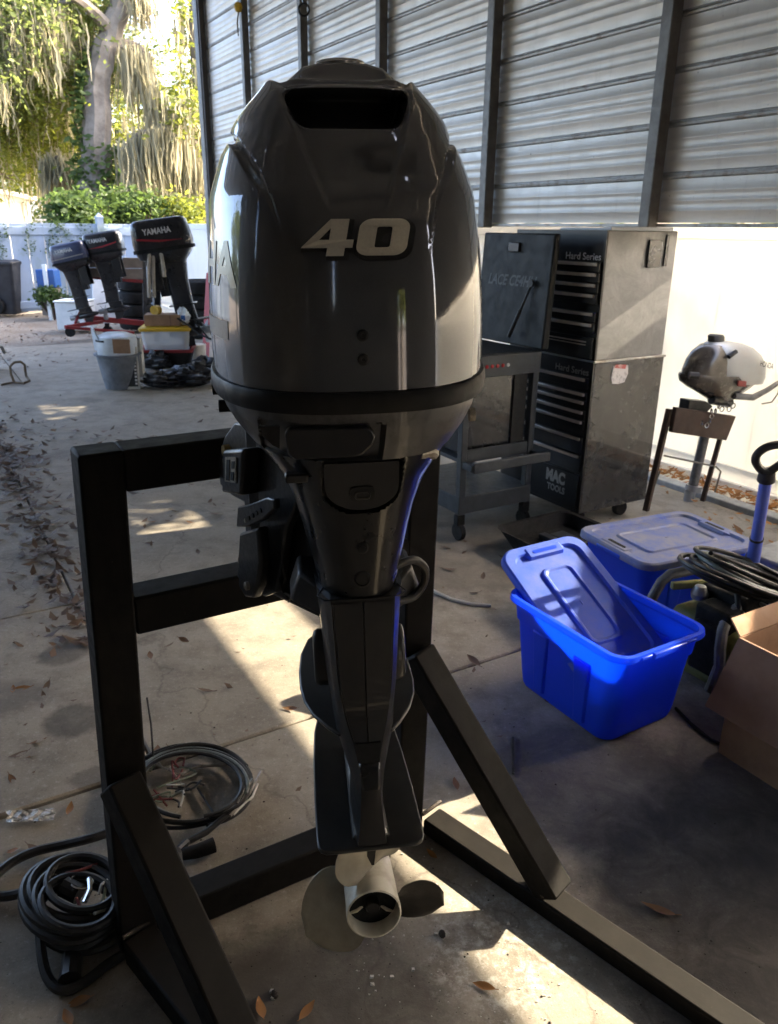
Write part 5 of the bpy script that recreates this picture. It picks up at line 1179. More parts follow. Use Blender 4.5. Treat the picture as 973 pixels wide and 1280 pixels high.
m = MB(); m.tube([sp(905, 492, .08), sp(925, 493, .10), sp(940, 484, .11), sp(955, 473, .12), sp(966, 460, .12), sp(978, 440, .12)], [.02, .02, .016, .014, .014, .014], 10); m.build('tiller_arm', 'handle_grey', om, world=True)
m = MB(); m.tube([sp(966, 436, .13), sp(955, 435, .13), sp(955.5, 450, .13), sp(957, 462, .12), sp(953, 487, .12), sp(945, 498, .12), sp(933, 500, .12)], .005, 6); m.build('control_cable', 'post_steel', om, world=True)
m = MB(); m.tube([sp(891, 545, -.06), sp(875, 612, -.06)], .030, 14); m.build('leg', 'handle_grey', om, world=True)
m = MB(); m.tube([sp(877, 610, -.06), sp(875, 617, -.06)], .052, 14); m.tube([sp(872, 617, -.06), sp(868, 640, -.06)], [.034, .03], 12); m.build('cavitation_collar', 'silver_paint', om, world=True)
m = MB(); m.prism([sp(862, 500, .0), sp(884, 502, .0), sp(892, 508, .0), (sp(880, 520, .0)), sp(860, 516, .0)], SB * -.08); m.tube([sp(884, 498, .03), sp(908, 502, .03)], .03, 10); m.build('clamp', 'bracket_black', om, world=True, bevel=.006)
m = MB()
for k, (x, y) in enumerate(((889, 505), (894, 509), (899, 504), (903, 509), (885, 512), (881, 518), (878, 524), (875, 529), (868, 527), (908, 505), (880, 512))):
    c = sp(x, y, .055); m.tube([c + Vector((.012 * math.cos(q), 0, .016 * math.sin(q))) if k % 2 else c + Vector((.004, .012 * math.cos(q), .016 * math.sin(q))) for q in np.linspace(0, 6.28, 9)[:-1]], .0042, 5, closed=True)
m.build('chain', 'chrome', om, world=True, kind='stuff')

# ------------------------------------------------------------------ white hose, cables and coils on the floor
o = thing('white_hose', 'thin white hose curving across the floor behind the motor', 'hose', on_z(560, 740))
P = [on_z(526, 728, .008), on_z(545, 740, .008), on_z(565, 749, .008), on_z(590, 755, .008), on_z(614, 757, .008)]; m = MB(); m.tube([p - o.location for p in P], .008, 7); m.build('tube', 'hose_white', o)
kc = thing('cable_coil', 'thick black wiring harness coiled beside the left post of the stand', 'cable', on_z(112, 1150))
def pts(L, o_):
    P = [on_z(x, y, z) - o_.location for x, y, z in L]
    return smooth_path(P) if len(P) > 3 else P
def ell(cx, cy, rx, ry, a0, a1, z, nn=22, zt=0.0): return [(cx + rx * math.cos(R(q)), cy - ry * math.sin(R(q)), z + zt * math.sin(R(q))) for q in np.linspace(a0, a1, nn)]
for k, (cx, cy, rx, ry, a0, a1, z, r_) in enumerate(((118, 1110, 74, 40, 40, 400, .10, .0115), (112, 1118, 78, 46, 20, 385, .085, .0125), (108, 1126, 74, 50, 0, 360, .07, .0125), (116, 1122, 64, 40, 60, 420, .11, .011), (112, 1136, 66, 46, 30, 390, .05, .0125), (120, 1146, 70, 42, 0, 360, .035, .0125), (118, 1128, 58, 34, -20, 340, .115, .010), (124, 1104, 56, 34, -10, 350, .12, .010))):
    m = MB(); m.tube(pts(ell(cx - 20, cy, rx * .80, ry, a0, a1, z, 30, .006), kc), r_, 8); m.build('loop', 'hose_black', kc)
m = MB(); m.tube(pts([(-12, 1100, .02), (15, 1078, .02), (45, 1064, .025), (80, 1056, .03), (120, 1046, .05), (165, 1030, .03)], kc), .0125, 8); m.tube(pts([(-12, 1120, .02), (10, 1120, .02), (30, 1115, .03), (48, 1108, .07)], kc), .0125, 8); m.build('lead', 'hose_black', kc)
m = MB(); m.tube(pts([(50, 1150, .05), (52, 1190, .03), (60, 1222, .015), (78, 1238, .012), (105, 1228, .012), (135, 1205, .012), (160, 1190, .012)], kc), .0115, 8); m.build('lead', 'hose_black', kc)
m = MB(); m.tube(pts([(92, 1186, .02), (88, 1225, .02)], kc), [.022, .026], 10); m.build('connector', 'tool_black', kc); m = MB(); m.tube(pts([(80, 1108, .11), (100, 1118, .10)], kc), .024, 10); m.build('connector', 'tool_black', kc)
m = MB(); m.tube(pts(ell(102, 1102, 14, 9, 0, 350, .125, 18), kc), .0035, 6, closed=True); m.tube(pts([(112, 1098, .13), (113, 1112, .125), (106, 1128, .115)], kc), .006, 6); m.build('ring_terminal', 'chrome', kc)
for L, mt in (([(96, 1122, .12), (100, 1134, .11), (104, 1142, .11)], 'wire_red'), ([(82, 1092, .125), (100, 1088, .13), (122, 1080, .12)], 'wire_red'), ([(112, 1142, .11), (126, 1132, .115), (132, 1112, .12), (133, 1100, .12)], 'wire_green'), ([(118, 1142, .12), (130, 1138, .11), (136, 1126, .12)], 'wire_white'), ([(124, 1118, .12), (127, 1106, .13), (134, 1100, .12)], 'wire_white'), ([(64, 1092, .11), (80, 1100, .12), (92, 1114, .12)], 'hose_black')):
    m = MB(); m.tube(pts(L, kc), .004, 6); m.build('wire', mt, kc)
kd = thing('control_cables', 'ring of black control cables with bright ends behind the left post', 'cable', on_z(245, 985))
for k in range(7):
    dx, dy = RNG.normal() * 3.0, RNG.normal() * 2.5
    m = MB(); m.tube(pts(ell(240 + dx, 983 + dy, 78 - 2.2 * k, 50 - 1.6 * k, -75 + 12 * k * (k % 2), 205 + 9 * k, .012 + .008 * k, 34), kd), .0062, 7); m.build('loop', 'hose_black' if k not in (3, 5) else 'hose_grey', kd)
for L, r_ in (([(172, 950, .02), (190, 945, .03), (230, 932, .04), (262, 932, .03), (290, 942, .02), (308, 958, .02)], .008), ([(172, 1018, .02), (190, 1024, .03), (240, 1028, .03), (285, 1016, .03), (302, 1002, .03)], .008), ([(172, 1030, .02), (190, 1034, .02), (235, 1034, .02), (280, 1022, .02), (300, 1008, .03)], .006)):
    m = MB(); m.tube(pts(L, kd), r_, 7); m.build('loop', 'hose_black', kd)
for L, r_, mt in (([(296, 1005, .05), (308, 984, .05), (316, 975, .05)], .006, 'chrome'), ([(288, 1020, .04), (312, 992, .04), (327, 964, .05)], .0045, 'wire_metal'), ([(292, 1018, .035), (316, 996, .03), (322, 980, .03)], .004, 'hose_white'), ([(224, 1062, .03), (235, 1052, .03)], .010, 'chrome')):
    m = MB(); m.tube(pts(L, kd), r_, 7); m.build('cable_end', mt, kd)
m = MB(); m.tube(pts([(235, 1052, .03), (258, 1040, .03), (284, 1018, .04)], kd), .009, 8); m.build('sleeve', 'hose_black', kd)
m = MB(); m.tube(pts([(228, 1068, .025), (246, 1064, .025), (268, 1056, .025)], kd), [.016, .019, .021], 12); m.build('rubber_boot', 'rubber', kd)
for k in range(16):
    x, y = RNG.uniform(190, 232), RNG.uniform(955, 1002); L = [(x + RNG.normal() * 12 * j / 2, y + RNG.normal() * 8 * j / 2, .02 + .02 * RNG.uniform()) for j in range(4)]
    m = MB(); m.tube(pts(L, kd), .0032, 5); m.build('wire', ('wire_red', 'wire_green', 'wire_white', 'hose_black')[k % 4], kd)
m = MB(); m.tube(pts([(212, 962, .03), (228, 968, .03), (240, 960, .03), (262, 957, .03), (284, 955, .03)], kd), .0055, 6); m.build('wire', 'wire_metal', kd)
m = MB(); m.tube(pts([(192, 950, .03), (189, 905, .14), (184, 872, .20)], kd), .0032, 6); m.build('stiff_wire', 'hose_black', kd)
m = MB(); m.tube(pts([(247, 985, .012), (258, 1002, .012), (268, 1017, .012)], kd), .0028, 6); m.build('stiff_wire', 'hose_black', kd)
# clear wrapper scrap
wr_ = thing('plastic_wrapper', 'crumpled clear plastic wrapper lying at the left edge of the floor', 'wrapper', on_z(38, 1020))
G = [[on_z(8 + 60 * i / 9 + (3 if j == 2 else 0), 1013 + 15 * j / 5 - 3 * i / 9, .004 + .012 * abs(math.sin(i * 1.9 + j * 2.4)) + .004 * RNG.uniform()) - wr_.location for i in range(10)] for j in range(6)]
m = MB(); m.rings(G, False, False, closed=False); m.build('film', 'clear_film', wr_, smooth=0)
# thin metal strip standing by the tote
o = thing('metal_strip', 'thin dark strip lying on the floor left of the open tote', 'strip', on_z(641, 940))
P = [on_z(640, 922, .004), on_z(643, 922, .004), on_z(643, 968, .004), on_z(640, 968, .004)]; m = MB(); m.prism([p - o.location for p in P], (0, 0, .004)); m.build('blade', 'dark_soil', o, smooth=0)
# ------------------------------------------------------------------ dry leaves, chips and litter
def leaf_mesh(seed):
    r_ = np.random.default_rng(seed); m = MB(); n = 7; L = .026; rows_ = []
    cu = r_.uniform(.1, .5); tw = r_.uniform(-.4, .4)
    for i in range(n):
        f = i / (n - 1); w_ = .42 * L * math.sin(math.pi * min(.97, f * .92 + .05)) * (1 - .25 * f); y = (f - .5) * 2 * L; z = cu * (f - .4) ** 2 * L * 2
        rows_.append([(-w_, y, z + .35 * w_ + tw * w_ * f), (0, y, z), (w_, y, z + .35 * w_ - tw * w_ * f)])
    m.rings(rows_, False, False, closed=False); m.tube([(0, -L, cu * .3 * L), (0, -L * 1.35, cu * .5 * L + .002)], .0008, 4); return m
protos = []
def fallen(px, py, sc, mat, rz, label, grp, proto=[None]):
    key = (mat, len(protos) % 3); o = leaf_mesh(len(protos) + 3 if len(protos) < 6 else RNG.integers(99)).build('fallen_leaf', mat, None, smooth=60)
    p = on_z(px, py, .004); o.location = p; o.scale = (sc, sc, sc); o.rotation_euler = (RNG.normal() * .2, RNG.normal() * .2, rz); tag(o, label, 'leaf', grp); protos.append(o); return o
special = [(605, 1233, 1.0, 'orange_leaf', 1.2, 'bright orange leaf fragment on the sunlit concrete', None), (540, 1068, .8, 'orange_leaf', .7, 'small orange leaf on the sunlit floor behind the propeller', None), (326, 1262, 1.2, 'orange_leaf', .3, 'tan oval leaf at the bottom edge by the left brace', None), (384, 1264, 1.1, 'orange_leaf', -.5, 'tan oval leaf at the bottom right of the left brace', None), (822, 1138, 1.6, 'dry_leaf', 1.2, 'large brown leaf on the dark floor right of the stand', None), (570, 980, 1.1, 'dry_leaf', .1, 'brown leaf upright beside the right brace', None), (88, 1012, 1.1, 'orange_leaf', .2, 'round orange leaf beside the clear wrapper', None), (592, 826, 1.5, 'litter_leaf', .6, 'curled pale leaf on the floor left of the open tote', None), (98, 1252, 1.1, 'orange_leaf', 1.9, 'brown leaf below the wiring harness', None), (257, 864, 1.2, 'litter_leaf', 1.6, 'pale leaf above the ring of control cables', None), (363, 886, 1.1, 'dry_leaf', 1.4, 'brown leaf on the sunlit floor left of the gear leg', None)]
for a in special: fallen(*a)
GL = 'dry oak leaves scattered on the concrete floor'
for px, py in ((15, 975), (22, 944), (40, 942), (50, 922), (58, 862), (20, 862), (35, 700), (28, 690), (20, 735), (48, 650), (60, 640), (30, 720), (52, 700), (185, 660), (196, 658), (205, 648), (240, 652), (185, 680), (215, 640), (230, 668), (250, 690), (262, 628), (232, 800), (212, 806), (188, 820), (60, 870), (116, 905), (25, 860), (45, 800), (15, 800), (90, 760), (75, 780), (540, 700), (560, 715), (600, 720), (575, 690), (640, 720), (590, 742), (555, 690), (210, 935), (198, 938), (38, 1062), (85, 1268), (14, 1062)):
    fallen(px + RNG.normal() * 3, py + RNG.normal() * 3, RNG.uniform(.8, 1.3), ('litter_leaf', 'dry_leaf', 'litter_leaf', 'orange_leaf')[RNG.integers(4)], RNG.uniform(0, 6.3),
        'dry brown leaf seen through the frame of the black stand' if 160 < px < 320 and 580 < py < 740 else 'dry brown leaf on the floor between the gear leg and the open tote' if px > 480 else
        'dry brown leaf on the floor near the wrapper and wiring harness' if py > 890 else 'dry brown leaf below the lower beam of the stand' if px > 160 else 'dry brown leaf on the slabs left of the black stand', GL)
def litter(name, P, size, mat, zs=(.004, .02)):
    P = np.asarray(P); n = len(P); s = size * RNG.uniform(.5, 1.4, n); th = RNG.uniform(0, 6.28, n)
    ax = np.stack([np.cos(th), np.sin(th), RNG.normal(size=n) * .3], 1) * s[:, None]; bx = np.stack([-np.sin(th), np.cos(th), RNG.normal(size=n) * .3], 1) * s[:, None] * .45
    C = np.concatenate([P[:, :2], RNG.uniform(zs[0], zs[1], n)[:, None]], 1); up = np.array([0, 0, 1]) * (s * .35)[:, None]
    V = np.stack([C - ax + up * .6, C - bx, C + ax + up * .8, C + bx], 1).reshape(-1, 3); V[:, 2] = np.maximum(V[:, 2], .003)
    return arr_mesh(name, V, np.arange(4 * n).reshape(n, 4), mat, None, 'stuff')
Q = []
for _ in range(5200):      # drifts in the yard, thicker along the joint and in patches
    n0, u0 = RNG.uniform(-2.5, 4.1), RNG.uniform(4.2, 16.8) ** 1.0
    dens = .5 + .5 * math.sin(n0 * 2.3 + 1.3 * math.sin(u0 * 1.1)) * math.sin(u0 * 1.7 + .8 * n0); 
    if RNG.uniform() < dens ** 2.2 * min(1, (u0 - 3.8) / 2.5): Q.append(W(n0, u0)[:])
for _ in range(620): q = W(.40 + RNG.normal() * .06 * RNG.uniform(.3, 3), RNG.uniform(3.0, 7.5)); Q.append(q[:])
for _ in range(650): q = W(RNG.normal() * .5 - .1, 6.2 + RNG.normal() * .6); Q.append(q[:])
litter('leaf_litter', Q, .032, 'litter_leaf')
litter('leaf_bits', [W(RNG.uniform(-.6, 3.8), RNG.uniform(1.6, 6))[:] for _ in range(260)], .013, 'litter_leaf')
Q = [W(RNG.uniform(4.33, 4.54), RNG.uniform(-1, 9))[:] for _ in range(3200)] + [W(RNG.uniform(3.75, 4.2) , RNG.uniform(2.0, 6))[:] for _ in range(160)]
litter('leaf_strip', Q, .030, 'orange_leaf', (-.03, .05))
Q = [on_z(x, y)[:] for x, y in ((545, 1168), (505, 1170), (492, 1172), (465, 1222), (466, 1231), (490, 1222), (517, 1213), (552, 1170), (519, 1052), (503, 1068), (545, 1107), (596, 1102), (540, 1062), (655, 1106), (636, 1155), (593, 1158), (475, 1140), (340, 1240), (342, 1248))]
ch = MB()
for p in Q + [list(on_z(RNG.uniform(440, 700), RNG.uniform(1040, 1275))) for _ in range(110)]:
    s = RNG.uniform(.003, .009) if len(ch.v) < 19 * 8 else RNG.uniform(.001, .0035); V_ = [Vector(p) + Vector((RNG.normal() * .15 * s + a * s, b_ * s * .8, c_ * s * .7 + s * .35)) for a in (-.5, .5) for b_ in (-.5, .5) for c_ in (-.5, .5)]
    ch.add(V_, [(0, 1, 3, 2), (4, 6, 7, 5), (0, 4, 5, 1), (2, 3, 7, 6), (0, 2, 6, 4), (1, 5, 7, 3)])
ch.build('paint_chips', 'paint_chip', None, kind='stuff', smooth=0)
gr_ = MB()
for _ in range(900):
    p = on_z(RNG.uniform(0, 973), RNG.uniform(600, 1280)); s = RNG.uniform(.0010, .0016) if RNG.uniform() < .8 else RNG.uniform(.0016, .004); gr_.lathe([(.0001, -s * .4), (s, 0), (.0001, s * .6)], (p.x, p.y, s * .3), k=5)
gr_.build('grit', 'dark_soil', None, kind='stuff', smooth=0)
for px, py, lab in ((553, 1168, 'small dark lump on the sunlit floor right of the propeller'), (344, 1243, 'grey pebble near the bottom of the left brace')):
    o = MB().lathe([(.0001, -.002), (.010, .001), (.012, .006), (.007, .014), (.0001, .016)], (0, 0, 0), (.2, .1, 1), 9).build('pebble', 'dark_soil', None, smooth=0); o.location = on_z(px, py, .003); o.rotation_euler = (.3, .2, RNG.uniform(0, 6)); o.scale = (.9, .7, .7); tag(o, lab, 'pebble')
# ------------------------------------------------------------------ the yard behind: outboards on a red stand, tyres, bins
def far_outboard(label, loc, rz, pitch, s, cm, side, txt2=None, red=True):
    o = thing('outboard_motor', label, 'outboard motor', loc, 0, 'old outboard motors parked in the yard', rot=(0, R(pitch), R(rz)))
    def rr(z, x0, x1, hw, r_): return [(s * ((x0 + x1) / 2 + a), s * b_, s * z) for a, b_ in rounded((x1 - x0) / 2, hw, r_, 5)]
    m = MB(); m.rings([rr(.0, -.30, .32, .19, .09), rr(.06, -.305, .325, .195, .09), rr(.20, -.285, .315, .185, .085), rr(.265, -.27, .305, .175, .08), rr(.292, -.25, .28, .15, .07), rr(.30, -.2, .24, .11, .06)]); cw = m.build('cowl', cm, o, smooth=40)
    m = MB(); m.rings([rr(.002, -.312, .332, .202, .09), rr(-.035, -.312, .332, .202, .09)]); m.build('rubber_seal', 'rubber', o)
    m = MB(); m.rings([rr(-.035, -.29, .31, .185, .08), rr(-.10, -.24, .29, .15, .07), rr(-.16, -.19, .10, .10, .05)]); m.build('lower_pan', 'outboard_black', o, smooth=40)
    m = MB(); m.rings([rr(-.12, -.20, .09, .095, .05), rr(-.35, -.17, .06, .075, .04), rr(-.62, -.17, .05, .055, .03), rr(-.80, -.19, .04, .035, .02)]); m.build('leg', 'outboard_black', o, smooth=40)
    m = MB(); m.box((s * -.12, 0, s * -.80), (s * .42, s * .19, s * .012)); m.box((s * -.06, 0, s * -.62), (s * .3, s * .17, s * .012)); m.build('cavitation_plate', 'outboard_black', o, bevel=.003)
    m = MB(); m.lathe([(.0001, s * .22), (s * .03, s * .19), (s * .05, s * .08), (s * .05, -s * .12), (s * .042, -s * .16)], (s * -.04, 0, s * -.93), (1, 0, 0), 18); m.rings([rr(-.80, -.16, .06, .025, .015), rr(-.93, -.14, .08, .02, .012)]); m.prism([(s * -.10, -.004, s * -.96), (s * .08, -.004, s * -.96), (s * .0, -.004, s * -1.09), (s * -.10, -.004, s * -1.09)], (0, .008, 0)); m.build('gear_case', 'outboard_black', o, smooth=40)
    m = MB(); m.lathe([(s * .042, -s * .16), (s * .045, -s * .30), (s * .03, -s * .31)], (s * -.04, 0, s * -.93), (1, 0, 0), 16); pr = m.build('propeller', 'silver_paint', o)
    for k in range(3):
        a = k * 2.094 + .5; d = Vector((0, math.cos(a), math.sin(a))); t_ = Vector((0, -math.sin(a), math.cos(a))); c = Vector((s * -.26, 0, s * -.93)); m = MB()
        P = [c + d * s * r_ + (t_ * math.cos(.6) + Vector((1, 0, 0)) * math.sin(.6)) * s * w_ for r_, w_ in ((.04, -.03), (.09, -.055), (.135, -.045), (.15, 0), (.135, .045), (.09, .055), (.04, .03))]; m.prism(P, (s * .006, 0, 0)); m.build('blade', 'silver_paint', pr)
    m = MB(); m.box((s * .16, s * .09, s * -.26), (s * .14, s * .03, s * .36)); m.box((s * .16, -s * .09, s * -.26), (s * .14, s * .03, s * .36)); m.box((s * .10, 0, s * -.30), (s * .10, s * .14, s * .42)); m.build('clamp_bracket', 'bracket_black', o, bevel=.01)
    y = side * s * .192
    put_text('YAMAHA', s * .30, s * .062, (s * .03 * -side * -1, y, s * .175), (-side, 0, 0), (0, 0, 1), 'lettering', 'decal_white', cw, .004, .02)
    if red:
        m = MB(); P = [(s * a, y + side * .003, s * b_) for a, b_ in ((-.24, .062), (.02, .082), (.26, .12), (.26, .10), (.02, .060))]; m.prism([(p[0] * -side if False else p[0], p[1], p[2]) for p in P], (0, side * .003, 0)); m.build('stripe', 'decal_red', cw, smooth=0)
    else:
        m = MB(); P = [(s * a, y + side * .003, s * b_) for a, b_ in ((-.26, .06), (.28, .075), (.28, .06), (-.26, .045))]; m.prism(P, (0, side * .003, 0)); m.build('stripe', 'decal_dull', cw, smooth=0)
    return o
far_outboard('black outboard with tall square cowl and red flash, largest one in the yard', atU(207, 309, 9.7), 180 + 8, 8, 1.08, 'outboard_black', 1)
far_outboard('middle outboard on the red rack, black cowl with a thin red stripe', atU(131, 314, 12.85), 6, -9, .92, 'outboard_black', -1)
far_outboard('navy blue cowled outboard at the left end of the red rack', atU(90, 326, 12.9), 4, -12, .86, 'outboard_navy', -1, red=False)
# second black leg next to the navy one
rk = thing('motor_rack', 'red steel rack on casters with grey boards holding outboards', 'rack', W(2.6, 13.05))
RU = 13.05
def rb(a, b_, w_, name='rail', mat='red_paint', du=0.0, dv=0.0):
    return bar(atU(*a, RU + du), atU(*b_, RU + dv), w_, w_, name, mat, rk, bev=.004)
rb((108, 346), (182, 352), .05); rb((106, 397), (180, 404), .08); rb((104, 382), (110, 402), .06, 'upright'); rb((103, 384), (94, 404), .03, 'stay', 'red_paint', 0, -.3); rb((180, 322), (182, 404), .06, 'upright', 'outboard_black')
rb((82, 409), (128, 402), .05, 'foot', 'red_paint', -.5, -.1); rb((82, 409), (168, 416), .04, 'foot', 'red_paint', -.5, -.6)
for a, b_ in (((112, 322), (143, 347)), ((154, 322), (181, 349))):
    P = [atU(a[0], a[1], RU - .03), atU(b_[0], a[1], RU - .03), atU(b_[0], b_[1] , RU - .03), atU(a[0], b_[1], RU - .03)]
    for i in range(2):
        Q = [P[0].lerp(P[3], i * .5 + .01), P[1].lerp(P[2], i * .5 + .01), P[1].lerp(P[2], i * .5 + .49), P[0].lerp(P[3], i * .5 + .49)]; m = MB(); m.prism(Q, W(0, .05)); m.build('board', 'old_board', rk, world=True, bevel=.004)
for a in ((88, 418), (135, 416)):
    c = on_z(a[0], a[1] - 3, .07); m = MB(); m.cyl(c - Vector((0, .02, 0)), c + Vector((0, .02, 0)), .075, 14); m.box(c + Vector((0, 0, .08)), (.06, .05, .06)); m.build('caster', 'rubber', rk, world=True)
# white sheets and an old white appliance behind the rack
def slabobj(name, label, cat, P, th, mat, group=None, part='panel', bev=.006):
    base = Vector(P[3]); o = thing(name, label, cat, (base.x, base.y, max(0, base.z)), 0, group); m = MB(); m.prism([Vector(p) for p in P], W(0, th)); m.build(part, mat, o, world=True, bevel=bev); return o
o = thing('chest_freezer', 'old white chest standing low behind the navy outboard', 'freezer', atU(92, 402, 13.9)); o.location.z = 0; ROOTM[o.name] = Matrix.Translation(o.location)
m = MB(); m.box((-.02, .2, .22), (.48, .5, .44)); m.build('body', 'white_sheet', o, bevel=.02); m = MB(); m.box((-.02, .19, .455), (.50, .53, .025)); m.build('lid', 'white_sheet', o, bevel=.008)
for k, (x0, x1, y0, y1, lab) in enumerate(((116, 160, 346, 404, 'white sheet leaning behind the middle outboard'), (150, 178, 350, 402, 'second white sheet leaning behind the red rack'))):
    u_ = 14.1 + .25 * k; slabobj('white_sheet', lab, 'sheet', [atU(x0, y0, u_ + .2), atU(x1, y0, u_ + .2), on_z(x1, y1 - 3, 0).lerp(atU(x1, y1, u_), 1), atU(x0, y1, u_)], .03, 'white_sheet')
def tyre(c, r_, w_, label, grp, ax=(0, 0, 1)):
    o = thing('tyre', label, 'tyre', c, 0, grp); m = MB()
    m.lathe([(r_ * .58, -w_ * .40), (r_ * .62, -w_ * .5), (r_ * .86, -w_ * .5), (r_ * .97, -w_ * .38), (r_, -w_ * .12), (r_, w_ * .12), (r_ * .97, w_ * .38), (r_ * .86, w_ * .5), (r_ * .62, w_ * .5), (r_ * .58, w_ * .40), (r_ * .58, -w_ * .40)], (0, 0, 0), ax, 30); m.build('tread', 'rubber', o, smooth=30)
    m = MB(); m.lathe([(r_ * .57, -.02), (r_ * .57, .02), (r_ * .3, .03), (.0001, .03)], (0, 0, 0), ax, 18); m.build('rim', 'post_steel', o); return o
pos_ = ('bottom', 'second', 'third', 'topmost')
for k in range(4): c = atU(171, 398, 13.7); tyre((c.x + .01 * k, c.y, .10 + .205 * k), .28, .20, '%s tyre of the short stack behind the grey boards' % pos_[k], 'tyres stacked in the yard')
for k in range(4): c = atU(252, 402, 12.2); tyre((c.x + .015 * (k % 2), c.y, .11 + .215 * k), .33, .21, '%s tyre of the stack right of the tall black outboard' % pos_[k], 'tyres stacked in the yard')
# beige hose draped on the stand of the big black outboard
SH3 = atU(200, 315, 9.9)
o = thing('draped_hose', 'folded beige hose hanging over a post by the big black outboard', 'hose', SH3)
for dx in (0, 6): m = MB(); m.tube([atU(187 + dx, 372, 9.6) - SH3, atU(186 + dx, 340, 9.6) - SH3, atU(187 + dx * .8, 318, 9.6) - SH3, atU(194 + dx * .5, 310, 9.6) - SH3, atU(202, 318 + dx * .3, 9.55) - SH3, atU(206, 346 - dx, 9.5) - SH3], .022, 8); m.build('hose', 'hose_beige', o)
o = thing('motor_stand', 'dark timber trestle under the big black outboard', 'stand', W(3.0, 10.0))
for a, b_ in (((196, 318), (194, 430)), ((222, 360), (236, 432))): bar(atU(*a, 10.15), Vector((*atU(b_[0], b_[1], 10.15)[:2], .0)), .08, .08, 'leg', 'outboard_black', o)
bar(atU(190, 335, 10.1), atU(232, 338, 10.1), .06, .16, 'crossbeam', 'outboard_black', o)
# yellow lidded bin on a red rimmed tray, box and oddments on top
YB = on_z(212, 457, 0); yr = R(8)
o = thing('mixing_tray', 'black tray with a red rim under the yellow lidded bin', 'tray', YB, yr)
m = MB(); loft(m, [(0, .25, .18, .05), (.20, .31, .23, .06), (.20, .29, .21, .055), (.03, .24, .17, .05)], 5, cap1=True); m.build('body', 'rubber', o)
m = MB(); loft(m, [(.19, .315, .235, .06), (.225, .325, .245, .06), (.225, .285, .21, .05), (.19, .285, .21, .05)], 5, cap0=False); m.build('rim', 'red_paint', o)
o = thing('storage_bin', 'clear storage bin with a yellow lid standing on the red rimmed tray', 'bin', (YB.x, YB.y, .045), yr)
m = MB(); loft(m, [(.0, .23, .16, .04), (.36, .275, .20, .05), (.40, .28, .205, .05)], 5); m.build('body', 'clear_plastic', o)
m = MB(); loft(m, [(.395, .30, .22, .05), (.43, .305, .225, .05), (.445, .28, .20, .05)], 5, cap1=True); m.build('lid', 'yellow_plastic', o, bevel=.004)
m = MB(); m.box((.03, -.05, .08), (.10, .08, .12)); m.build('contents', 'yellow_plastic', o, bevel=.02); 
m = MB(); m.box((-.13, .02, .12), (.12, .10, .2), Matrix.Rotation(R(14), 4, 'Y')); m.build('contents', 'card_white', o, bevel=.02)
o = thing('cardboard_box', 'shallow brown cardboard box lying on the yellow bin lid', 'box', (YB.x - .02, YB.y, .492), yr)
m = MB(); m.box((0, 0, .07), (.42, .28, .13)); m.build('carton', 'card', o, bevel=.004); m = MB(); m.box((.095, -.142, .07), (.012, .003, .128)); m.build('seam', 'card_dull', o, smooth=0)
o = thing('tape_roll', 'yellow roll standing on the shallow cardboard box', 'roll', (YB.x - .09, YB.y - .05, .675), yr)
m = MB(); m.lathe([(.02, -.04), (.055, -.045), (.055, .045), (.02, .04), (.02, -.04)], (0, 0, 0), (.4, 1, 0), 20); m.build('spool', 'yellow_plastic', o); MB().lathe([(.021, -.035), (.021, .035)], (0, 0, 0), (.4, 1, 0), 12).build('core', 'rubber', o)
o = thing('plastic_bag', 'crumpled blue and white plastic bag beside the shallow cardboard box', 'bag', (YB.x + .23, YB.y - .02, .50), yr)
def crumple(o, mat, rx, ry, rz_, name='folds', amp=.3, fr=3.0, n=16, seed=1):
    r_ = np.random.default_rng(seed); a, b_, c_ = r_.uniform(0, 6, 3); m = MB(); RSx = []
    for i in range(n):
        th = math.pi * i / (n - 1); row = []
        for j in range(26):
            ph_ = 2 * math.pi * j / 26; q = 1 + amp * (math.sin(fr * ph_ + a + 2 * th) * .5 + math.sin(fr * 1.9 * ph_ + b_ - 3 * th) * .35 + math.sin(fr * 3.3 * th + c_ + ph_ * 2) * .3)
            row.append((rx * q * math.sin(th) * math.cos(ph_), ry * q * math.sin(th) * math.sin(ph_), max(0, rz_ * (1 - math.cos(th)) * .5 * (1 + .5 * (q - 1)))))
        RSx.append(row)
    m.rings(RSx); return m.build(name, mat, o, smooth=28)
crumple(o, 'white_sheet', .07, .08, .20, seed=4); m = MB(); m.box((.0, -.075, .09), (.05, .01, .06)); m.build('print', 'blue_bucket', o)
# grey tub with pale shell and boxes
TB = on_z(152, 484, 0)
o = thing('tub', 'grey flared tub holding a pale round shell', 'tub', TB, R(-5)); m = MB(); m.lathe([(.001, .0), (.16, .0), (.22, .34), (.245, .35), (.245, .365), (.215, .365), (.20, .30), (.001, .28)], k=30); m.build('body', 'tub_grey', o)
o = thing('shell', 'pale blue white round shell with black slots sitting in the grey tub', 'shell', (TB.x, TB.y, .30), R(-5)); m = MB(); m.lathe([(.20, 0), (.205, .14), (.21, .20), (.20, .24), (.12, .275), (.001, .285)], k=32); sh_ = m.build('dome', 'pale_shell', o, smooth=30)
for a0 in (-150, -75, 20): m = MB(); m.rings([[(.2085 * math.cos(R(a0 + q)), .2085 * math.sin(R(a0 + q)), z) for q in range(0, 52, 4)] for z in (.195, .215)], False, False, closed=False); m.build('slot', 'deep_black', sh_, solid=.006)
m = MB(); m.prism([(-.21, -.08, .10), (-.05, -.20, .10), (-.17, -.16, .33), (-.215, -.11, .35)], (.01, .01, 0)); m.build('fin', 'pale_shell', sh_)
p = atU(152, 433, 8.15); o = thing('card_scrap', 'brown cardboard scrap stuck in front of the pale shell', 'cardboard', p); m = MB(); m.box((0, 0, 0), (.17, .01, .14)); m.build('sheet', 'card', o, smooth=0)
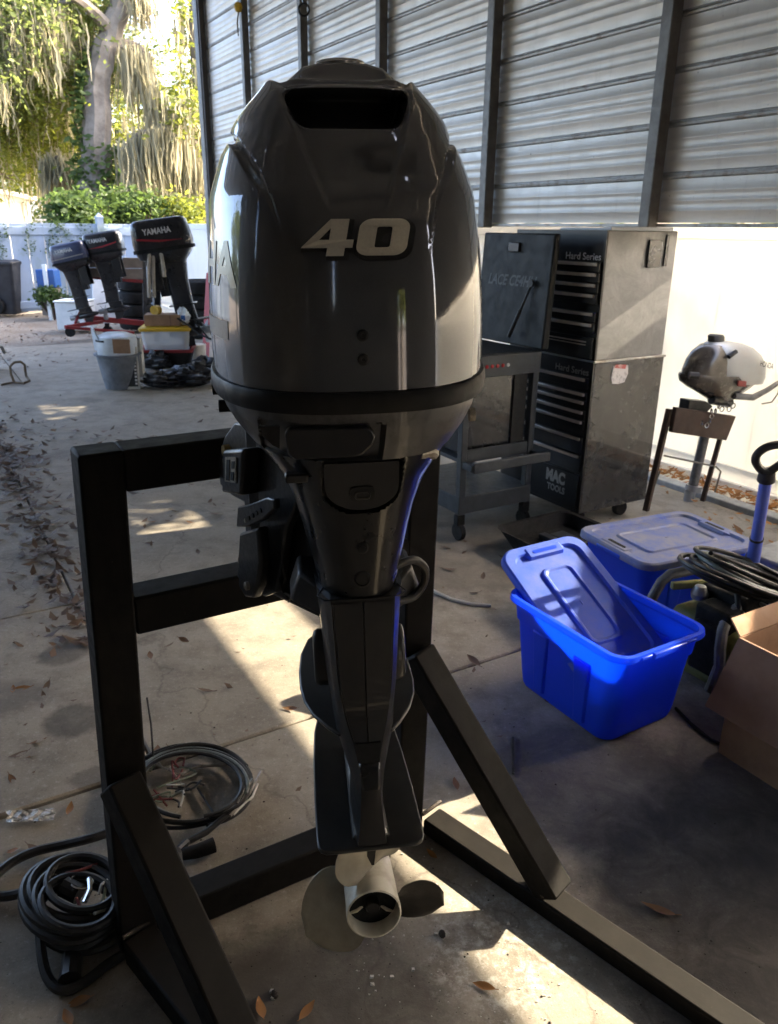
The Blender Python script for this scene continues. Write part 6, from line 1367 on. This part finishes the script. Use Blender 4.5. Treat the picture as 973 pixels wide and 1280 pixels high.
p = on_z(161, 487, 0); o = thing('product_box', 'tall white box with a dark photo panel leaning on the grey tub', 'box', p, R(14), rot=(R(-9), 0, R(12)))
m = MB(); m.box((0, .03, .22), (.23, .05, .44)); m.build('carton', 'card_white', o, bevel=.004)
m = MB(); m.prism([(-.09, .003, .03), (.10, .003, .03), (.10, .003, .34), (.02, .003, .30), (-.09, .003, .30)], (0, -.003, 0)); m.build('print', 'bin_plastic', o, smooth=0)
m = MB()
for k in range(7): m.box((.085, -.0012, .06 + .036 * k), (.022, .002, .022))
m.build('print', 'decal_white', o, smooth=0)
m = MB(); m.prism([(-.06, .0, .05), (-.01, .0, .04), (.0, .0, .2), (-.03, .0, .28), (-.07, .0, .2)], (0, -.0016, 0)); m.build('print', 'tub_grey', o, smooth=0)
o = thing('carton', 'open white carton with a brown filling behind the product box', 'carton', on_z(172, 484, 0)); m = MB(); m.box((-.02, .12, .30), (.14, .1, .42)); m.build('carton', 'card_white', o, bevel=.004); crumple(o, 'card', .05, .05, .08, 'filling', seed=9).location = (-.06, .04, .42)
# black bags
for (px, py, rx, ry, rz_, sd, lab) in ((205, 484, .22, .16, .16, 1, 'black plastic bag crumpled flat in front of the red rimmed tray'), (238, 482, .26, .18, .20, 2, 'black plastic bag heaped nearest the large motor'), (196, 462, .18, .14, .20, 3, 'black plastic bag squeezed between tub and tray'), (258, 472, .20, .16, .22, 6, 'black plastic bag partly hidden behind the large motor')):
    o = thing('rubbish_bag', lab, 'bag', on_z(px, py, 0)); crumple(o, 'bag_black', rx, ry, rz_, amp=.35, fr=3, n=22, seed=sd)
o = thing('paint_pail', 'small cream pail standing behind the black bags', 'pail', on_z(249, 452, 0)); m = MB(); m.lathe([(.001, 0), (.09, 0), (.10, .20), (.10, .22), (.001, .225)], k=20); m.build('body', 'card_white', o); MB().tube([(.1 * math.cos(q), .01, .2 + .05 * math.sin(q)) for q in np.linspace(0, math.pi, 9)], .004, 5).build('handle', 'wire_metal', o)
o = thing('plank', 'reddish timber plank leaning on the right tyre stack', 'plank', on_z(257, 448, 0)); bar(on_z(257, 448, .0), atU(262, 342, 11.9), .09, .03, 'board', 'red_part', o, bev=.004)
o = thing('cable', 'loose dark cable reaching from the yellow bin to the right', 'cable', YB)
m = MB(); m.tube([Vector(p) - YB for p in (atU(222, 398, 9.5), atU(235, 406, 9.4), atU(250, 418, 9.2), atU(264, 424, 9.0))], .012, 6); m.tube([Vector(p) - YB for p in (atU(238, 385, 9.6), atU(246, 405, 9.4), atU(262, 424, 9.1))], .010, 6); m.build('lead', 'rubber', o)
# wheelie bin at the left edge
BL = on_z(8, 391, 0)
wb = thing('wheelie_bin', 'dark wheeled rubbish bin against the back fence at the left edge', 'bin', BL, R(-4))
m = MB(); loft(m, [(.0, .33, .28, .06), (.05, .36, .30, .07), (.88, .44, .36, .06), (.92, .45, .37, .06)], 4); m.build('body', 'bin_plastic', wb, smooth=35)
m = MB(); loft(m, [(.92, .46, .40, .06), (.965, .465, .40, .06), (1.0, .40, .34, .05)], 4, cap1=True); m.build('lid', 'bin_plastic', wb, bevel=.006)
for sx in (-1, 1): m = MB(); m.lathe([(.05, -.04), (.15, -.05), (.16, -.03), (.16, .03), (.15, .05), (.05, .04)], (sx * .05 - .02 + .0, -.35 if sx > 0 else .30, .16), (0, 1, 0), 22); m.build('wheel', 'rubber', wb)
m = MB(); m.box((0, -.37, .86), (.5, .02, .03)); m.build('front_handle', 'bin_plastic', wb, bevel=.006)
# buckets by the fence
o = thing('bucket', 'white bucket standing against the back fence right of the wheeled bin', 'bucket', on_z(50, 382, 0)); m = MB(); m.lathe([(.001, 0), (.15, 0), (.17, .34), (.18, .35), (.18, .37), (.001, .37)], k=22); m.build('body', 'white_sheet', o); MB().tube([(.17 * math.cos(q), -.06, .34 + .06 * math.sin(-q)) for q in np.linspace(0, math.pi, 9)], .005, 5).build('handle', 'wire_metal', o)
o = thing('crate', 'blue crate on a white post stand behind the small leafy plant', 'crate', atU(62, 356, 16.3)); m = MB(); m.box((0, 0, .12), (.34, .3, .32)); m.build('body', 'blue_bucket', o, bevel=.015); m = MB(); m.box((.02, -.17, -.18), (.07, .05, 1.1)); m.build('post', 'white_sheet', o, bevel=.005); m = MB(); m.box((0, 0, -.30), (.3, .26, .5)); m.build('base', 'old_board', o)
# trailer end at the left edge
TR = on_z(-8, 462, 0)
tr = thing('utility_trailer', 'black trailer end with tyre and red lamp cut off by the left edge', 'trailer', TR, R(10))
m = MB(); m.lathe([(.10, -.07), (.20, -.085), (.225, -.06), (.23, 0), (.225, .06), (.20, .085), (.10, .07), (.10, -.07)], (-.02, 0, .23), (1, .15, 0), 26); m.build('tyre', 'rubber', tr)
m = MB(); m.lathe([(.10, -.05), (.10, .05), (.03, .06), (.0001, .06)], (-.02, 0, .23), (1, .15, 0), 16); m.build('rim', 'post_steel', tr)
m = MB(); m.hexa([(-.6, -.2, .34), (.07, -.2, .40), (.07, .25, .40), (-.6, .25, .34), (-.6, -.2, .62), (.03, -.2, .60), (.03, .25, .60), (-.6, .25, .62)]); m.build('body', 'outboard_black', tr, bevel=.03)
m = MB(); m.box((.10, -.16, .38), (.10, .05, .075)); m.build('lamp', 'lens_red', tr, bevel=.01); m = MB(); m.tube([(.08, -.1, .55), (.13, -.1, .56), (.14, -.1, .47)], .008, 6); m.build('hook', 'rubber', tr)
m = MB(); m.tube([(.1, -.12, .31), (.16, -.1, .28), (.18, -.08, .20)], .02, 7); m.build('bracket', 'wire_metal', tr)
o = thing('rope_loop', 'stiff tan rope standing in a loop on the concrete yard', 'rope', on_z(25, 478, 0))
c0_ = on_z(25, 478, 0); m = MB(); m.tube([atU(*q, 9.2) - c0_ for q in ((18, 478), (14, 468), (13, 458), (18, 453), (26, 452), (31, 456), (32, 464))] + [on_z(33, 470, .05) - c0_, on_z(37, 476, .02) - c0_, on_z(30, 479, .012) - c0_, on_z(17, 478, .012) - c0_, on_z(2, 481, .012) - c0_], .014, 7); m.build('strand', 'cord_tan', o)
